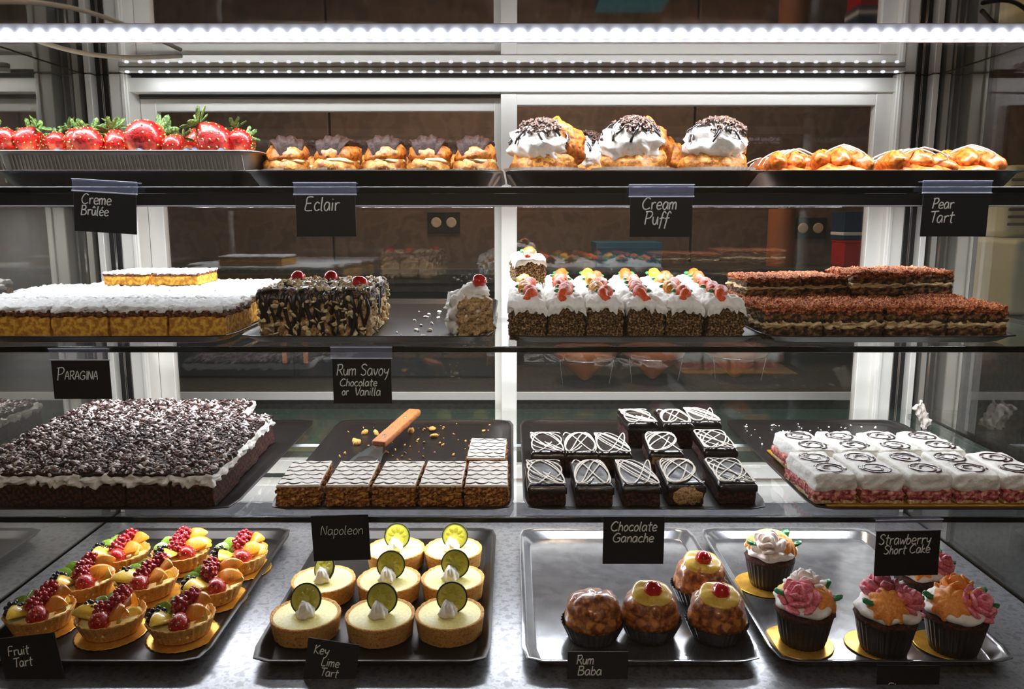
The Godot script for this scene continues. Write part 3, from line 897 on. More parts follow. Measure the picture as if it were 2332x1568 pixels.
func savoy_proto(o: float, w: float, d: float) -> Node3D:
	var t := Node3D.new()
	var h := 0.058
	part(t, "sponge", geo(o).rbox(Vector3.ZERO, Vector3(w, h, d), 0.006, Vector3i(9, 9, 10), 0.006, 110.0).mesh(), M.nut)
	part(t, "cream_top", geo(o).rbox(Vector3(0, h - 0.012, 0), Vector3(w + 0.003, 0.018, d + 0.002), 0.008, Vector3i(10, 3, 10), 0.007, 90.0).mesh(), M.shave)
	var g := geo()
	var q := RandomNumberGenerator.new()
	q.seed = int(o * 10)
	for k in 8:
		var x := -w / 2 + w * (k + q.randf_range(0.2, 0.8)) / 8.0
		var low := q.randf_range(-0.001, 0.032)
		var pts := []
		for i in 10:
			var f := i / 9.0
			var wv := 0.003 * sin(f * 9.0 + k * 2.0)
			if f < 0.4:
				pts.append(Vector3(x + wv, h + 0.006, d / 2 * (f / 0.4) * 0.92))
			else:
				pts.append(Vector3(x + wv, lerpf(h + 0.003, maxf(low, 0.002), (f - 0.4) / 0.6), d / 2 + 0.0025))
		g.tube(pts, q.randf_range(0.0020, 0.0040), 6, 0.25)
	for k in 7:
		var z := d / 2 - d * (k + 0.5) / 7.0
		g.tube([Vector3(-w / 2 - 0.002, h - q.randf_range(0.01, 0.045), z), Vector3(-w / 2 - 0.002, h, z), Vector3(-w / 4, h + 0.007, z + 0.006), Vector3(w / 4, h + 0.007, z - 0.006), Vector3(w / 2 + 0.002, h, z), Vector3(w / 2 + 0.002, h - q.randf_range(0.008, 0.04), z)], q.randf_range(0.0018, 0.003), 5)
	part(t, "chocolate_drizzle", g.mesh(), M.dark)
	var f := geo()
	for k in 80:
		var side := k % 3
		var p := Vector3(q.randf_range(-w, w) / 2, h + 0.0085, q.randf_range(-d, d) / 2) if side == 0 else Vector3(q.randf_range(-w, w) / 2, q.randf_range(0.004, h), d / 2 + 0.004) if side == 1 else Vector3(w / 2 + 0.003, q.randf_range(0.004, h), q.randf_range(-d, d) / 2)
		f.at(p, eul(q.randf() * 3.0, q.randf() * 6.0, q.randf() * 3.0)).blob(Vector3.ZERO, Vector3(0.0056, 0.0012, 0.0036) * q.randf_range(0.6, 1.2), 7, 4)
	var fl := part(t, "almond_flakes", f.mesh(), M.sponge)
	tag(fl, "", "", "", "stuff")
	return t


func carrot_proto(o: float, w: float, d: float, kind: int) -> Node3D:
	var t := Node3D.new()
	part(t, "crumb", geo(o).rbox(Vector3.ZERO, Vector3(w, 0.040, d), 0.003, Vector3i(12, 9, 16), 0.0036, 200.0).mesh(), M.crumb)
	part(t, "cream_cheese", geo(o).grid(30, 34, func(u, v):
		# a domed white cap whose hem hangs unevenly over the sides
		var a: float = (u - 0.5) * 2.0
		var c: float = (v - 0.5) * 2.0
		var e: float = maxf(absf(a), absf(c))
		var n: float = nz.get_noise_3d(a * 2.6 + o, c * 3.4, o)
		var drop: float = pow(maxf(0.0, (e - 0.62) / 0.38), 1.7)
		var sx: float = clampf(a / 0.84, -1.0, 1.0)
		var sz: float = clampf(c / 0.88, -1.0, 1.0)
		var y: float = 0.051 + 0.005 * (1.0 - a * a) + 0.006 * n - drop * (0.018 + 0.018 * n)
		return Vector3(sx * (w / 2 + 0.0012 + 0.004 * n), y, sz * (d / 2 + 0.0015 + 0.004 * n)), true).mesh(), M.cream)
	for k in 2:
		var z: float = [d * 0.30, -d * 0.22][k]
		var x: float = [0.002, -0.004][k] * (1 if kind % 2 == 0 else -1)
		var pts := []
		for i in 8:
			pts.append(Vector3(x + 0.004 * sin(i * 0.7 + kind), 0.0600 + 0.0014 * sin(i * 2.0) - (0.0022 * maxf(0.0, i - 3.0) if k == 0 else 0.0), z - 0.014 + 0.0048 * i))
		var cm := geo(o + k).tube(pts, 0.0098, 10, 0.5).mesh()
		var cp := part(t, "icing_carrot", cm, M.carrot if (k + kind) % 2 == 0 or k == 0 else M.carrot2)
		part(cp, "icing_leaf", geo(o).blob(Vector3(x + 0.009, 0.061, z - 0.016), Vector3(0.0075, 0.003, 0.005), 8, 5).blob(Vector3(x - 0.007, 0.061, z - 0.017), Vector3(0.006, 0.003, 0.005), 8, 5).mesh(), M.icegreen)
	return t


func tira_proto(o: float, w: float, d: float) -> Node3D:
	var t := Node3D.new()
	part(t, "biscuit_base", geo(o).rbox(Vector3.ZERO, Vector3(w, 0.016, d), 0.003, Vector3i(14, 4, 14), 0.0034, 130.0).mesh(), M.tira)
	part(t, "cream_layer", geo(o).rbox(Vector3(0, 0.0148, 0), Vector3(w + 0.0005, 0.009, d + 0.0005), 0.003, Vector3i(16, 2, 14), 0.0040, 120.0).mesh(), M.tiracream)
	part(t, "coffee_layer", geo(o + 2).rbox(Vector3(0, 0.0222, 0), Vector3(w, 0.0135, d), 0.003, Vector3i(14, 3, 14), 0.0034, 130.0).mesh(), M.tira)
	part(t, "cocoa_top", geo(o + 3).rbox(Vector3(0, 0.034, 0), Vector3(w + 0.001, 0.010, d + 0.001), 0.004, Vector3i(24, 2, 24), 0.0052, 140.0).mesh(), M.cocoa)
	return t


func second_shelf() -> void:
	var b := S2 + 0.003
	# powdered sugar squares: rows of cut pieces with two more laid on top at the back
	var protos := [sugar_proto(1.0, 0.0738, 0.1075), sugar_proto(5.0, 0.0738, 0.1075), sugar_proto(12.0, 0.0738, 0.1075)]
	var rows := ["front", "second", "third", "rear"]
	for r in 4:
		for c in 5:
			if r > 0 and c == 4 and r == 3:
				continue
			var p := Vector3(-0.376 - 0.0385 - 0.077 * c - 0.018 * r, b + 0.0005, -1.083 - 0.1125 * r)
			if p.x < -0.78:
				continue
			spawn(protos[(r + c) % 3], "sugar_square", "powdered sugar topped yellow cake square, %s row, %s from the right" % [rows[r], ORD[c]], "cake", "powdered sugar cake squares", p, 0.015 * sin(r * 5.0 + c * 3.0))
	for k in 2:
		spawn(protos[k], "sugar_square", "powdered sugar square laid on top of the rear rows, %s one" % ["right", "left"][k], "cake", "powdered sugar cake squares", Vector3(-0.572 - 0.080 * k, b + 0.046, -1.39), 0.06 - 0.1 * k, Vector3(1, 0.5, 1))
	for p in protos:
		p.free()
	# chocolate and cherry cakes
	var sv := [[-0.312, -1.084, "front left chocolate drizzled cake with nut flakes", false], [-0.2635, -1.082, "front middle chocolate drizzled cake with nut flakes", false], [-0.2145, -1.086, "front right chocolate drizzled cake topped with a red cherry", true], [-0.318, -1.188, "rear left chocolate drizzled cake topped with a red cherry", true], [-0.268, -1.190, "rear middle chocolate drizzled cake topped with a red cherry", true], [-0.218, -1.190, "rear right chocolate drizzled cake beside the empty tray", false]]
	for k in sv.size():
		var q: Array = sv[k]
		var o := savoy_proto(k + 1.0, 0.046, 0.094)
		o.name = numbered("rum_cake")
		add_child(o)
		tag(o, q[2], "cake", "rum cakes on the tray")
		o.position = Vector3(q[0], b + 0.0005, q[1])
		o.rotation.y = 0.05 * sin(k * 4.0)
		if q[3]:
			cherry(o, Vector3(0.004 if k == 2 else -0.006, 0.069, -0.008))
	# the single vanilla slice left at the other end of that tray
	var vs := thing("rum_cake", "single vanilla slice with a red cherry alone on the tray", "cake", Vector3(-0.058, b + 0.0005, -1.10), 0.12, "rum cakes on the tray")
	part(vs, "sponge", geo(31).rbox(Vector3(0.004, 0, 0), Vector3(0.046, 0.050, 0.085), 0.006, Vector3i(8, 8, 8), 0.006, 120.0).mesh(), M.nut)
	part(vs, "cream_coat", geo(33).rbox(Vector3(-0.004, 0.0, -0.004), Vector3(0.052, 0.056, 0.080), 0.014, Vector3i(10, 8, 8), 0.008, 80.0).mesh(), M.cream)
	part(vs, "cream_swirl", geo(35).blob(Vector3(0.004, 0.056, 0.004), Vector3(0.022, 0.011, 0.024), 18, 10, 0.007, 110.0).mesh(), M.cream)
	cherry(vs, Vector3(0.012, 0.072, 0.006), 0.0105)
	var cr := geo()
	var q2 := RandomNumberGenerator.new()
	q2.seed = 44
	for k in 34:
		cr.at(Vector3(q2.randf_range(-0.17, -0.03), b + 0.0012, q2.randf_range(-1.43, -1.06)), eul(q2.randf() * 3, q2.randf() * 3, 0)).blob(Vector3.ZERO, Vector3(0.003, 0.0011, 0.0022) * q2.randf_range(0.4, 1.8), 7, 5, 0.0014, 300.0)
	var cs := single("cake_crumbs", "pale crumbs scattered on the nearly empty cherry cake tray", "crumbs", cr.mesh(), M.cream)
	tag(cs, "", "", "", "stuff")
	# carrot cakes
	var cps := []
	for k in 4:
		cps.append(carrot_proto(k * 3.0 + 1.0, 0.0485, 0.128, k))
	var xs := [0.021, 0.0715, 0.123, 0.176, 0.2285, 0.281]
	for r in 3:
		for c in 6:
			spawn(cps[(r * 2 + c) % 4], "carrot_cake", "carrot cake with white icing, %s row, %s from the left" % [["front", "middle", "back"][r], ORD[c]], "cake", "carrot cakes on the tray", Vector3(xs[c] * (1.0 + 0.06 * r), b + 0.0005, -1.097 - 0.137 * r), 0.03 * sin(c * 3.0 + r))
	spawn(cps[1], "carrot_cake", "carrot cake stacked on top of the back left carrot cake", "cake", "carrot cakes on the tray", Vector3(0.026, b + 0.0535, -1.36), 0.1, Vector3(1, 0.8, 0.8))
	for p in cps:
		p.free()
	# tiramisu
	var tp := [tira_proto(1.0, 0.078, 0.108), tira_proto(6.0, 0.078, 0.108), tira_proto(11.0, 0.078, 0.108)]
	for r in 2:
		for c in 4:
			spawn(tp[(r + c) % 3], "tiramisu", "cocoa dusted tiramisu square, %s row, %s from the left" % [["front", "back"][r], ORD[c]], "cake", "tiramisu squares on the tray", Vector3(0.372 + 0.0815 * c + 0.012 * r, b + 0.0005, -1.090 - 0.125 * r), 0.02 * sin(c * 4.0 + r))
	for c in 4:
		spawn(tp[c % 3], "tiramisu", "cocoa dusted tiramisu square stacked on the back row, %s from the left" % ORD[c], "cake", "tiramisu squares on the tray", Vector3(0.376 + 0.080 * c + 0.01, b + 0.0445, -1.222 - 0.022 * (c % 2)), 0.05 * sin(c * 2.0), Vector3(1, 0.62 if c < 2 else 0.8, 1))
	for p in tp:
		p.free()


# ---------------------------------------------------------------- lowest shelf
func curls(o: float, w: float, d: float, n: int) -> MultiMesh:
	var q := RandomNumberGenerator.new()
	q.seed = int(o * 100)
	var g := geo()
	var pts := []
	for i in 5:
		var a := -1.1 + 2.2 * i / 4.0
		pts.append(Vector3(0.0036 * sin(a), 0.0030 * cos(a) - 0.002, 0.0))
	g.tube(pts, 0.0022, 5, 0.0, 0.45)
	var mm := MultiMesh.new()
	mm.transform_format = MultiMesh.TRANSFORM_3D
	mm.use_colors = true
	mm.mesh = g.mesh()
	mm.mesh.surface_set_material(0, M.curl)
	mm.instance_count = n
	for k in n:
		var s := q.randf_range(0.6, 1.3)
		mm.set_instance_transform(k, Transform3D(eul(q.randf_range(-1, 1), q.randf() * TAU, q.randf_range(-1, 1)).scaled(Vector3.ONE * s), Vector3(q.randf_range(-w, w) / 2, 0.047 + q.randf() * 0.006, q.randf_range(-d, d) / 2)))
		var r := q.randf()
		mm.set_instance_color(k, Color(0.035, 0.018, 0.016).lerp(Color(0.09, 0.05, 0.045), q.randf()) if r < 0.52 else Color(0.22, 0.13, 0.11) if r < 0.68 else Color(0.72, 0.62, 0.60))
	return mm


func curl_proto(o: float, w: float, d: float) -> Node3D:
	var t := Node3D.new()
	part(t, "chocolate_sponge", geo(o).rbox(Vector3.ZERO, Vector3(w, 0.031, d), 0.002, Vector3i(6, 3, 8), 0.002, 140.0).mesh(), M.brown)
	part(t, "cream_layer", geo(o).rbox(Vector3(0, 0.0295, 0), Vector3(w + 0.001, 0.0155, d + 0.001), 0.005, Vector3i(12, 4, 12), 0.006, 70.0).mesh(), M.cream)
	part(t, "chocolate_layer", geo(o + 3).rbox(Vector3(0, 0.0435, 0), Vector3(w, 0.004, d), 0.002, Vector3i(8, 1, 8), 0.002, 120.0).mesh(), M.choco)
	var c := MultiMeshInstance3D.new()
	c.name = "chocolate_curls"
	c.multimesh = curls(o, w, d, 200)
	c.set_meta("kind", "stuff")
	t.add_child(c)
	return t


func napoleon_proto(o: float, w: float, d: float) -> Node3D:
	var t := Node3D.new()
	for k in 3:
		part(t, "pastry_layer", geo(o + k).rbox(Vector3(0, 0.0098 * k, 0), Vector3(w, 0.0078, d), 0.002, Vector3i(16, 2, 16), 0.0040, 190.0).mesh(), M.flaky)
		if k < 2:
			part(t, "custard_layer", geo(o + k).rbox(Vector3(0, 0.0098 * k + 0.0062, 0), Vector3(w - 0.003, 0.0046, d - 0.002), 0.0015, Vector3i(8, 1, 8), 0.0014, 120.0).mesh(), M.yellow)
	part(t, "white_icing", geo(o).rbox(Vector3(0, 0.0270, 0), Vector3(w - 0.001, 0.0040, d - 0.001), 0.0015, Vector3i(6, 1, 8), 0.0008, 90.0).mesh(), M.fondant)
	var g := geo()
	var n := 6
	for k in n:
		var z := d / 2 - d * (k + 0.55) / n
		var pts := []
		for i in 37:
			var f := i / 36.0
			pts.append(Vector3((f - 0.5) * (w - 0.004), 0.0312, z + 0.0075 * pow(absf(sin(f * PI * 3.0 + 0.5 * (k % 2) * PI + o)), 0.7) - 0.004))
		g.tube(pts, 0.0016, 5, 0.0, 0.4)
	part(t, "chocolate_feathering", g.mesh(), M.dark)
	return t


func ganache_proto(o: float, w: float, d: float) -> Node3D:
	var t := Node3D.new()
	part(t, "chocolate_sponge", geo(o).rbox(Vector3.ZERO, Vector3(w - 0.002, 0.026, d - 0.002), 0.002, Vector3i(6, 3, 8), 0.002, 140.0).mesh(), M.brown)
	part(t, "ganache_coat", geo(o).grid(18, 18, func(u, v):
		var a: float = (u - 0.5) * 2.0
		var c: float = (v - 0.5) * 2.0
		var e: float = maxf(absf(a), absf(c))
		var n: float = nz.get_noise_3d(a * 1.6 + o, c * 1.6, o)
		var drop: float = pow(maxf(0.0, (e - 0.80) / 0.20), 1.4)
		return Vector3(clampf(a / 0.88, -1.0, 1.0) * (w / 2 + 0.0006), 0.030 + 0.0012 * n - drop * (0.011 + 0.007 * n), clampf(c / 0.88, -1.0, 1.0) * (d / 2 + 0.0006)), true).mesh(), M.dark)
	var q := RandomNumberGenerator.new()
	q.seed = int(o * 31)
	var g := geo()
	for k in 4:
		var pts := []
		var a := q.randf() * TAU
		var c := q.randf_range(1.5, 3.2)
		var e := q.randf_range(1.5, 3.2)
		for i in 33:
			var f := i / 32.0
			pts.append(Vector3(sin(a + f * TAU * c * 0.5) * w * 0.47, 0.0318, cos(a * 1.7 + f * TAU * e * 0.5) * d * 0.47))
		g.tube(pts, 0.00115, 5, 0.0, 0.7)
	part(t, "white_icing_squiggle", g.mesh(), M.fondant)
	return t


func shortcake_proto(o: float, w: float, d: float) -> Node3D:
	var t := Node3D.new()
	part(t, "sponge_base", geo(o).rbox(Vector3.ZERO, Vector3(w - 0.001, 0.005, d - 0.001), 0.0015, Vector3i(6, 1, 6), 0.001, 120.0).mesh(), M.sponge)
	part(t, "strawberry_layer", geo(o).rbox(Vector3(0, 0.004, 0), Vector3(w, 0.015, d), 0.003, Vector3i(12, 3, 14), 0.0036, 130.0).mesh(), M.pink)
	part(t, "white_cream", geo(o + 4).rbox(Vector3(0, 0.0165, 0), Vector3(w, 0.0255, d), 0.006, Vector3i(10, 5, 12), 0.0022, 60.0).mesh(), M.cream)
	var g := geo()
	for k in 2:
		var z: float = (0.5 - k) * d * 0.46 + 0.004
		var pts := []
		for i in 46:
			var f := i / 45.0
			var a := f * TAU * 1.75 + o * 1.3 + k * 2.0
			var r := lerpf(1.0, 0.22, f * f)
			pts.append(Vector3(sin(a) * w * 0.36 * r + 0.003 * sin(o * 3.0), 0.0432, z + cos(a) * d * 0.19 * r))
		g.tube(pts, 0.0018, 5, 0.2, 0.5)
	part(t, "jam_swirl", g.mesh(), M.jam)
	return t


func third_shelf() -> void:
	var b := S3 + 0.003
	var rows := ["front", "second", "third", "rear"]
	# chocolate curl cakes
	var cu := [curl_proto(1.0, 0.0585, 0.104), curl_proto(4.0, 0.0585, 0.104), curl_proto(9.0, 0.0585, 0.104)]
	for r in 4:
		for c in 6:
			if (r == 2 and c == 0 and false) or (r == 3 and c < 1):
				continue
			spawn(cu[(r + c) % 3], "curl_cake", "cream layer cake covered in chocolate curls, %s row, %s from the right" % [rows[r], ORD[c]], "cake", "chocolate curl cakes", Vector3(-0.4345 - 0.060 * c - (0.006 * r), b + 0.0005, -1.078 - 0.1065 * r), 0.015 * sin(c * 5.0 + r))
	for p in cu:
		p.free()
	# napoleons
	var np := [napoleon_proto(1.0, 0.059, 0.108), napoleon_proto(4.5, 0.059, 0.108)]
	var nx := [-0.2945, -0.2255, -0.160, -0.097, -0.035]
	for k in 6:
		var p := Vector3(nx[k], b + 0.0005, -1.083) if k < 5 else Vector3(-0.0385, b + 0.0005, -1.204)
		spawn(np[k % 2], "napoleon", "napoleon slice with feathered white icing, %s" % ("%s from the left in the front row" % ORD[k] if k < 5 else "alone behind the rightmost one"), "pastry", "napoleons on the tray", p, [0.06, 0.02, -0.02, -0.01, 0.0, -0.02][k], Vector3(1.0, 1.0, 1.0))
	for p in np:
		p.free()
	# spatula with a wooden handle
	var sp := thing("cake_spatula", "cake spatula with a worn wooden handle lying on the napoleon tray", "spatula", Vector3(-0.222, b + 0.012, -1.262), -0.26)
	sp.rotation.x = 0.10
	part(sp, "wooden_handle", geo(3).rbox(Vector3(0, 0, -0.085), Vector3(0.026, 0.013, 0.165), 0.005, Vector3i(3, 1, 8), 0.0006, 40.0).mesh(), M.wood)
	part(sp, "steel_blade", geo().grid(8, 10, func(u, v):
		var w: float = lerpf(0.010, 0.026, minf(1.0, v * 1.8)) * (1.0 if v < 0.9 else 0.8)
		return Vector3((u - 0.5) * 2.0 * w, 0.005 - 0.010 * v + 0.0005 * cos(u * TAU), v * 0.075), true).rbox(Vector3(0, -0.0012, 0.032), Vector3(0.036, 0.0016, 0.060), 0.0006).mesh(), M.chrome)
	for z in [-0.03, -0.12]:
		part(sp, "rivet", geo().lathe([Vector2(0.003, 0.0), Vector2(0.003, 0.0008), Vector2(0, 0.0012)], 10).mesh(), M.chrome, Vector3(0, 0.0128, z))
	# flakes and crumbs left on the tray
	var q := RandomNumberGenerator.new()
	q.seed = 91
	var cr := geo()
	for k in 90:
		var s := q.randf_range(0.4, 1.2) if k > 9 else q.randf_range(2.0, 3.4)
		cr.at(Vector3(q.randf_range(-0.305, -0.03), b + 0.001 + 0.001 * s, q.randf_range(-1.46, -1.16)), eul(q.randf(), q.randf() * 6, q.randf())).blob(Vector3.ZERO, Vector3(0.0032, 0.0013, 0.0022) * s, 6, 4, 0.0006, 300.0)
	tag(single("pastry_flakes", "golden pastry flakes and crumbs scattered behind the napoleons", "crumbs", cr.mesh(), M.shell), "", "", "", "stuff")
	cr = geo()
	for k in 80:
		var s := q.randf_range(0.3, 1.0)
		cr.at(Vector3(q.randf_range(0.43, 0.70), b + 0.0008 + 0.001 * s, q.randf_range(-1.46, -1.30)), eul(q.randf(), q.randf() * 6, q.randf())).blob(Vector3.ZERO, Vector3(0.0032, 0.0013, 0.0022) * s, 6, 4, 0.0006, 300.0)
	tag(single("cake_crumbs", "pale crumbs scattered behind the strawberry shortcakes", "crumbs", cr.mesh(), M.cream), "", "", "", "stuff")
	single("crumpled_paper", "scrap of crumpled white paper at the right rear of the lowest shelf", "paper", geo(61).rbox(Vector3(0, 0.004, 0), Vector3(0.026, 0.050, 0.003), 0.0012, Vector3i(10, 16, 1), 0.0045, 70.0).mesh(), M.paper, Vector3(0.782, S3, -1.44), eul(-0.2, 0.5, 0.45))
	# ganache bars: x, z, turn, height
	var gp := []
	for k in 5:
		gp.append(ganache_proto(k * 2.0 + 1.0, 0.0525, 0.112))
	var gs := [[0.047, -1.086, 0.02, "front row, first from the left"], [0.1125, -1.086, 0.0, "front row, second from the left"], [0.178, -1.086, -0.02, "front row, third from the left"], [0.2405, -1.092, -0.03, "front row, fourth from the left, with a bare tan side"], [0.312, -1.095, -0.03, "front row, rightmost"], [0.056, -1.238, 0.0, "second row, first from the left"], [0.1085, -1.236, 0.0, "second row, second from the left"], [0.161, -1.234, -0.03, "second row, third from the left"], [0.243, -1.240, -0.06, "second row, fourth from the left, with a tan front"], [0.331, -1.255, -0.04, "second row, rightmost"], [0.222, -1.362, 0.06, "raised back row, left one with wavy lines"], [0.285, -1.360, 0.0, "raised back row, middle one with looped lines"], [0.338, -1.372, -0.05, "raised back row, right one with looped lines"]]
	for k in gs.size():
		var r: Array = gs[k]
		var o := spawn(gp[k % 5], "ganache_bar", "dark chocolate ganache bar, %s" % r[3], "cake", "ganache bars on the tray", Vector3(r[0], b + 0.0005, r[1]), r[2], Vector3(1, 1.0 if k < 10 else 1.35, 1.0 if k < 10 else 0.85))
		if k == 3:
			part(o, "bare_sponge", geo(8).blob(Vector3(0.002, 0.013, 0.0540), Vector3(0.022, 0.0145, 0.0055), 16, 10, 0.003, 150.0).mesh(), M.nut)
		if k == 8:
			part(o, "bare_sponge", geo(9).rbox(Vector3(0, 0.010, 0.0555), Vector3(0.044, 0.012, 0.004), 0.002, Vector3i(5, 2, 1), 0.001, 150.0).mesh(), M.nut)
	for p in gp:
		p.free()
	# strawberry shortcakes on a gold board
	single("cake_board", "gold cake board under the strawberry shortcakes", "board", geo().rbox(Vector3.ZERO, Vector3(0.285, 0.003, 0.26), 0.001).mesh(), M.gold, Vector3(0.572, b, -1.158))
	var st := [shortcake_proto(1.0, 0.0585, 0.107), shortcake_proto(3.3, 0.0585, 0.107), shortcake_proto(5.1, 0.0585, 0.107)]
	for r in 2:
		for c in 5:
			if r == 1 and c == 4:
				continue
			spawn(st[(r * 2 + c) % 3], "shortcake", "white strawberry shortcake with dark jam swirls, %s row, %s from the left" % [["front", "back"][r], ORD[c]], "cake", "strawberry shortcakes on the board", Vector3(0.440 + 0.0655 * c + 0.017 * r, b + 0.0035, -1.085 - 0.113 * r), 0.04 - 0.01 * c)
	for p in st:
		p.free()


# ---------------------------------------------------------------- deck
func drupe(r: float, h: float, n: int) -> ArrayMesh:
	var g := geo()
	for k in n:
		var y := 1.0 - 2.0 * (k + 0.5) / n
		var a := k * 2.39996
		var s := sqrt(1.0 - y * y)
		g.blob(Vector3(cos(a) * s * r, y * h, sin(a) * s * r), Vector3.ONE * r * 0.34, 7, 5)
	g.blob(Vector3.ZERO, Vector3(r * 0.95, h * 0.95, r * 0.95), 10, 7)
	return g.mesh()


func fruit_tart(o: float, ms: Dictionary) -> Node3D:
	var t := Node3D.new()
	var q := RandomNumberGenerator.new()
	q.seed = int(o * 77)
	part(t, "gold_liner", ms.liner, M.gold, Vector3(0.003, -0.0004, 0.004))
	part(t, "tart_shell", ms.shell, M.shell, Vector3(0, 0.0008, 0))
	part(t, "custard", ms.custard, M.limefill)
	var top := 0.026
	var big := Basis.from_scale(Vector3(1.25, 0.95, 1.25))
	part(t, "orange_slice", ms.slice, M.orange, Vector3(0.022, top + 0.012, 0.012), eul(0.7, q.randf_range(-0.5, 0.3), 0.45) * big)
	part(t, "orange_slice", ms.slice, M.orange, Vector3(0.026, top + 0.019, -0.012), eul(0.8, q.randf_range(-0.5, 0.2), 0.75) * big)
	part(t, "mango_slice", ms.slice, M.mango, Vector3(-0.020, top + 0.008, 0.014), eul(0.5, q.randf_range(0.4, 1.2), -0.4) * big)
	part(t, "melon_slice", ms.slice, M.mango, Vector3(0.036, top + 0.006, 0.004), eul(0.9, -0.9, 0.6) * big)
	part(t, "kiwi_slice", ms.kiwi, M.kiwi, Vector3(-0.016, top + 0.012, -0.020), eul(0.9, q.randf_range(-0.5, 0.5), 0.2))
	part(t, "kiwi_slice", ms.kiwi, M.kiwi, Vector3(-0.030, top + 0.008, -0.010), eul(0.5, 0.8, 0.6))
	part(t, "blackberry", ms.drupe, M.blackb, Vector3(-0.033, top + 0.007, 0.006), eul(0.3, o, 0.4))
	part(t, "raspberry", ms.drupe, M.rasp, Vector3(q.randf_range(-0.004, 0.008), top + 0.018, -0.006), eul(0.5, o, -0.3))
	part(t, "raspberry", ms.drupe, M.rasp, Vector3(q.randf_range(0.0, 0.016), top + 0.022, -0.024), eul(0.2, o * 2, 0.3))
	if int(o) % 3 != 0:
		part(t, "raspberry", ms.drupe, M.rasp, Vector3(q.randf_range(-0.012, 0.002), top + 0.013, 0.012), eul(-0.3, o, 0.1))
	var sb := part(t, "strawberry_half", ms.berry, M.berry, Vector3(0.006, top + 0.006, 0.026), eul(-1.1, 0.3, q.randf_range(-0.7, 0.7)) * Basis.from_scale(Vector3.ONE * 1.25))
	part(sb, "strawberry_seeds", ms.seeds, M.seed)
	return t


func rose(t: Node3D, p: Vector3, r: float, mat: Material, lean: Basis, o: float) -> void:
	# a piped rose: petals wound round a bud
	var g := geo(o)
	for ring in 3:
		var n: int = [3, 5, 6][ring]
		for k in n:
			var a := TAU * k / n + ring * 0.6
			var rr: float = r * [0.22, 0.52, 0.80][ring]
			var up: float = r * [0.62, 0.42, 0.16][ring]
			g.at(Vector3(cos(a) * rr, up, sin(a) * rr), ry(-a) * eul(0, 0, [-0.1, -0.45, -0.8][ring])).blob(Vector3.ZERO, Vector3(r * 0.16, r * 0.40, r * 0.44), 9, 7, r * 0.12, 30.0 / r * 0.05)
	part(t, "icing_flower", g.mesh(), mat, p, lean)


func star(t: Node3D, p: Vector3, r: float, mat: Material, lean: Basis) -> void:
	# a piped drop flower with deep radial grooves
	var prof := []
	for k in 9:
		var f := k / 8.0
		prof.append(Vector2(r * cos(f * PI / 2) if k < 8 else 0.0, r * 0.62 * sin(f * PI / 2)))
	part(t, "icing_flower", geo().lathe(prof, 72, 0.0, 1.0, 9, 0.11).mesh(), mat, p, lean)


func icing_leaf(t: Node3D, p: Vector3, a: float) -> void:
	part(t, "icing_leaf", geo(a).at(Vector3.ZERO, ry(a) * eul(0, 0, 0.5)).blob(Vector3(0.006, 0, 0), Vector3(0.0095, 0.0035, 0.0065), 10, 7, 0.0015, 200.0).mesh(), M.icegreen, p)


func cupcake(label: String, p: Vector3, turn: float, o: float, kinds: Array, size: float) -> void:
	var t := thing("cupcake", label, "cupcake", p, turn, "flower cupcakes on the tray")
	t.scale = Vector3.ONE * size
	part(t, "paper_cup", geo().lathe([Vector2(0, 0), Vector2(0.026, 0), Vector2(0.029, 0.010), Vector2(0.034, 0.036), Vector2(0.0355, 0.043), Vector2(0.034, 0.043), Vector2(0.0, 0.040)], 128, 0.0, 1.0, 32, 0.025).mesh(), M.cup)
	part(t, "chocolate_cake", geo(o).blob(Vector3(0, 0.043, 0), Vector3(0.0365, 0.012, 0.0365), 24, 10, 0.003, 90.0).mesh(), M.brown)
	part(t, "white_frosting", geo(o).grid(48, 14, func(u, v):
		var th: float = fmod(u, 1.0) * TAU
		var ph: float = (v - 0.5) * PI
		var rr: float = cos(ph) * (0.037 + 0.0022 * sin(th * 7.0 + ph * 3.0) + 0.0015 * sin(th * 3.0 + o))
		return Vector3(cos(th) * rr, 0.054 + 0.0125 * sin(ph) + 0.0015 * sin(th * 5.0 + o) * cos(ph), sin(th) * rr), true).mesh(), M.frost)
	var spots := [[Vector3(-0.012, 0.064, 0.014), 0.020, eul(0.6, 0, 0.3)], [Vector3(0.016, 0.063, 0.012), 0.018, eul(0.6, 0, -0.5)], [Vector3(0.004, 0.066, -0.012), 0.021, eul(-0.2, 0, 0)], [Vector3(-0.018, 0.063, -0.010), 0.015, eul(-0.1, 0, 0.5)]]
	for k in kinds.size():
		var s: Array = spots[k]
		if kinds[k][1] == "rose":
			rose(t, s[0], s[1] * 1.15, M[kinds[k][0]], s[2], o + k)
		else:
			star(t, s[0], s[1] * 1.1, M[kinds[k][0]], s[2])
	icing_leaf(t, Vector3(-0.028, 0.066, 0.006), PI)
	icing_leaf(t, Vector3(0.024, 0.070, -0.006), 0.6)
	icing_leaf(t, Vector3(0.029, 0.062, 0.010), -0.4)


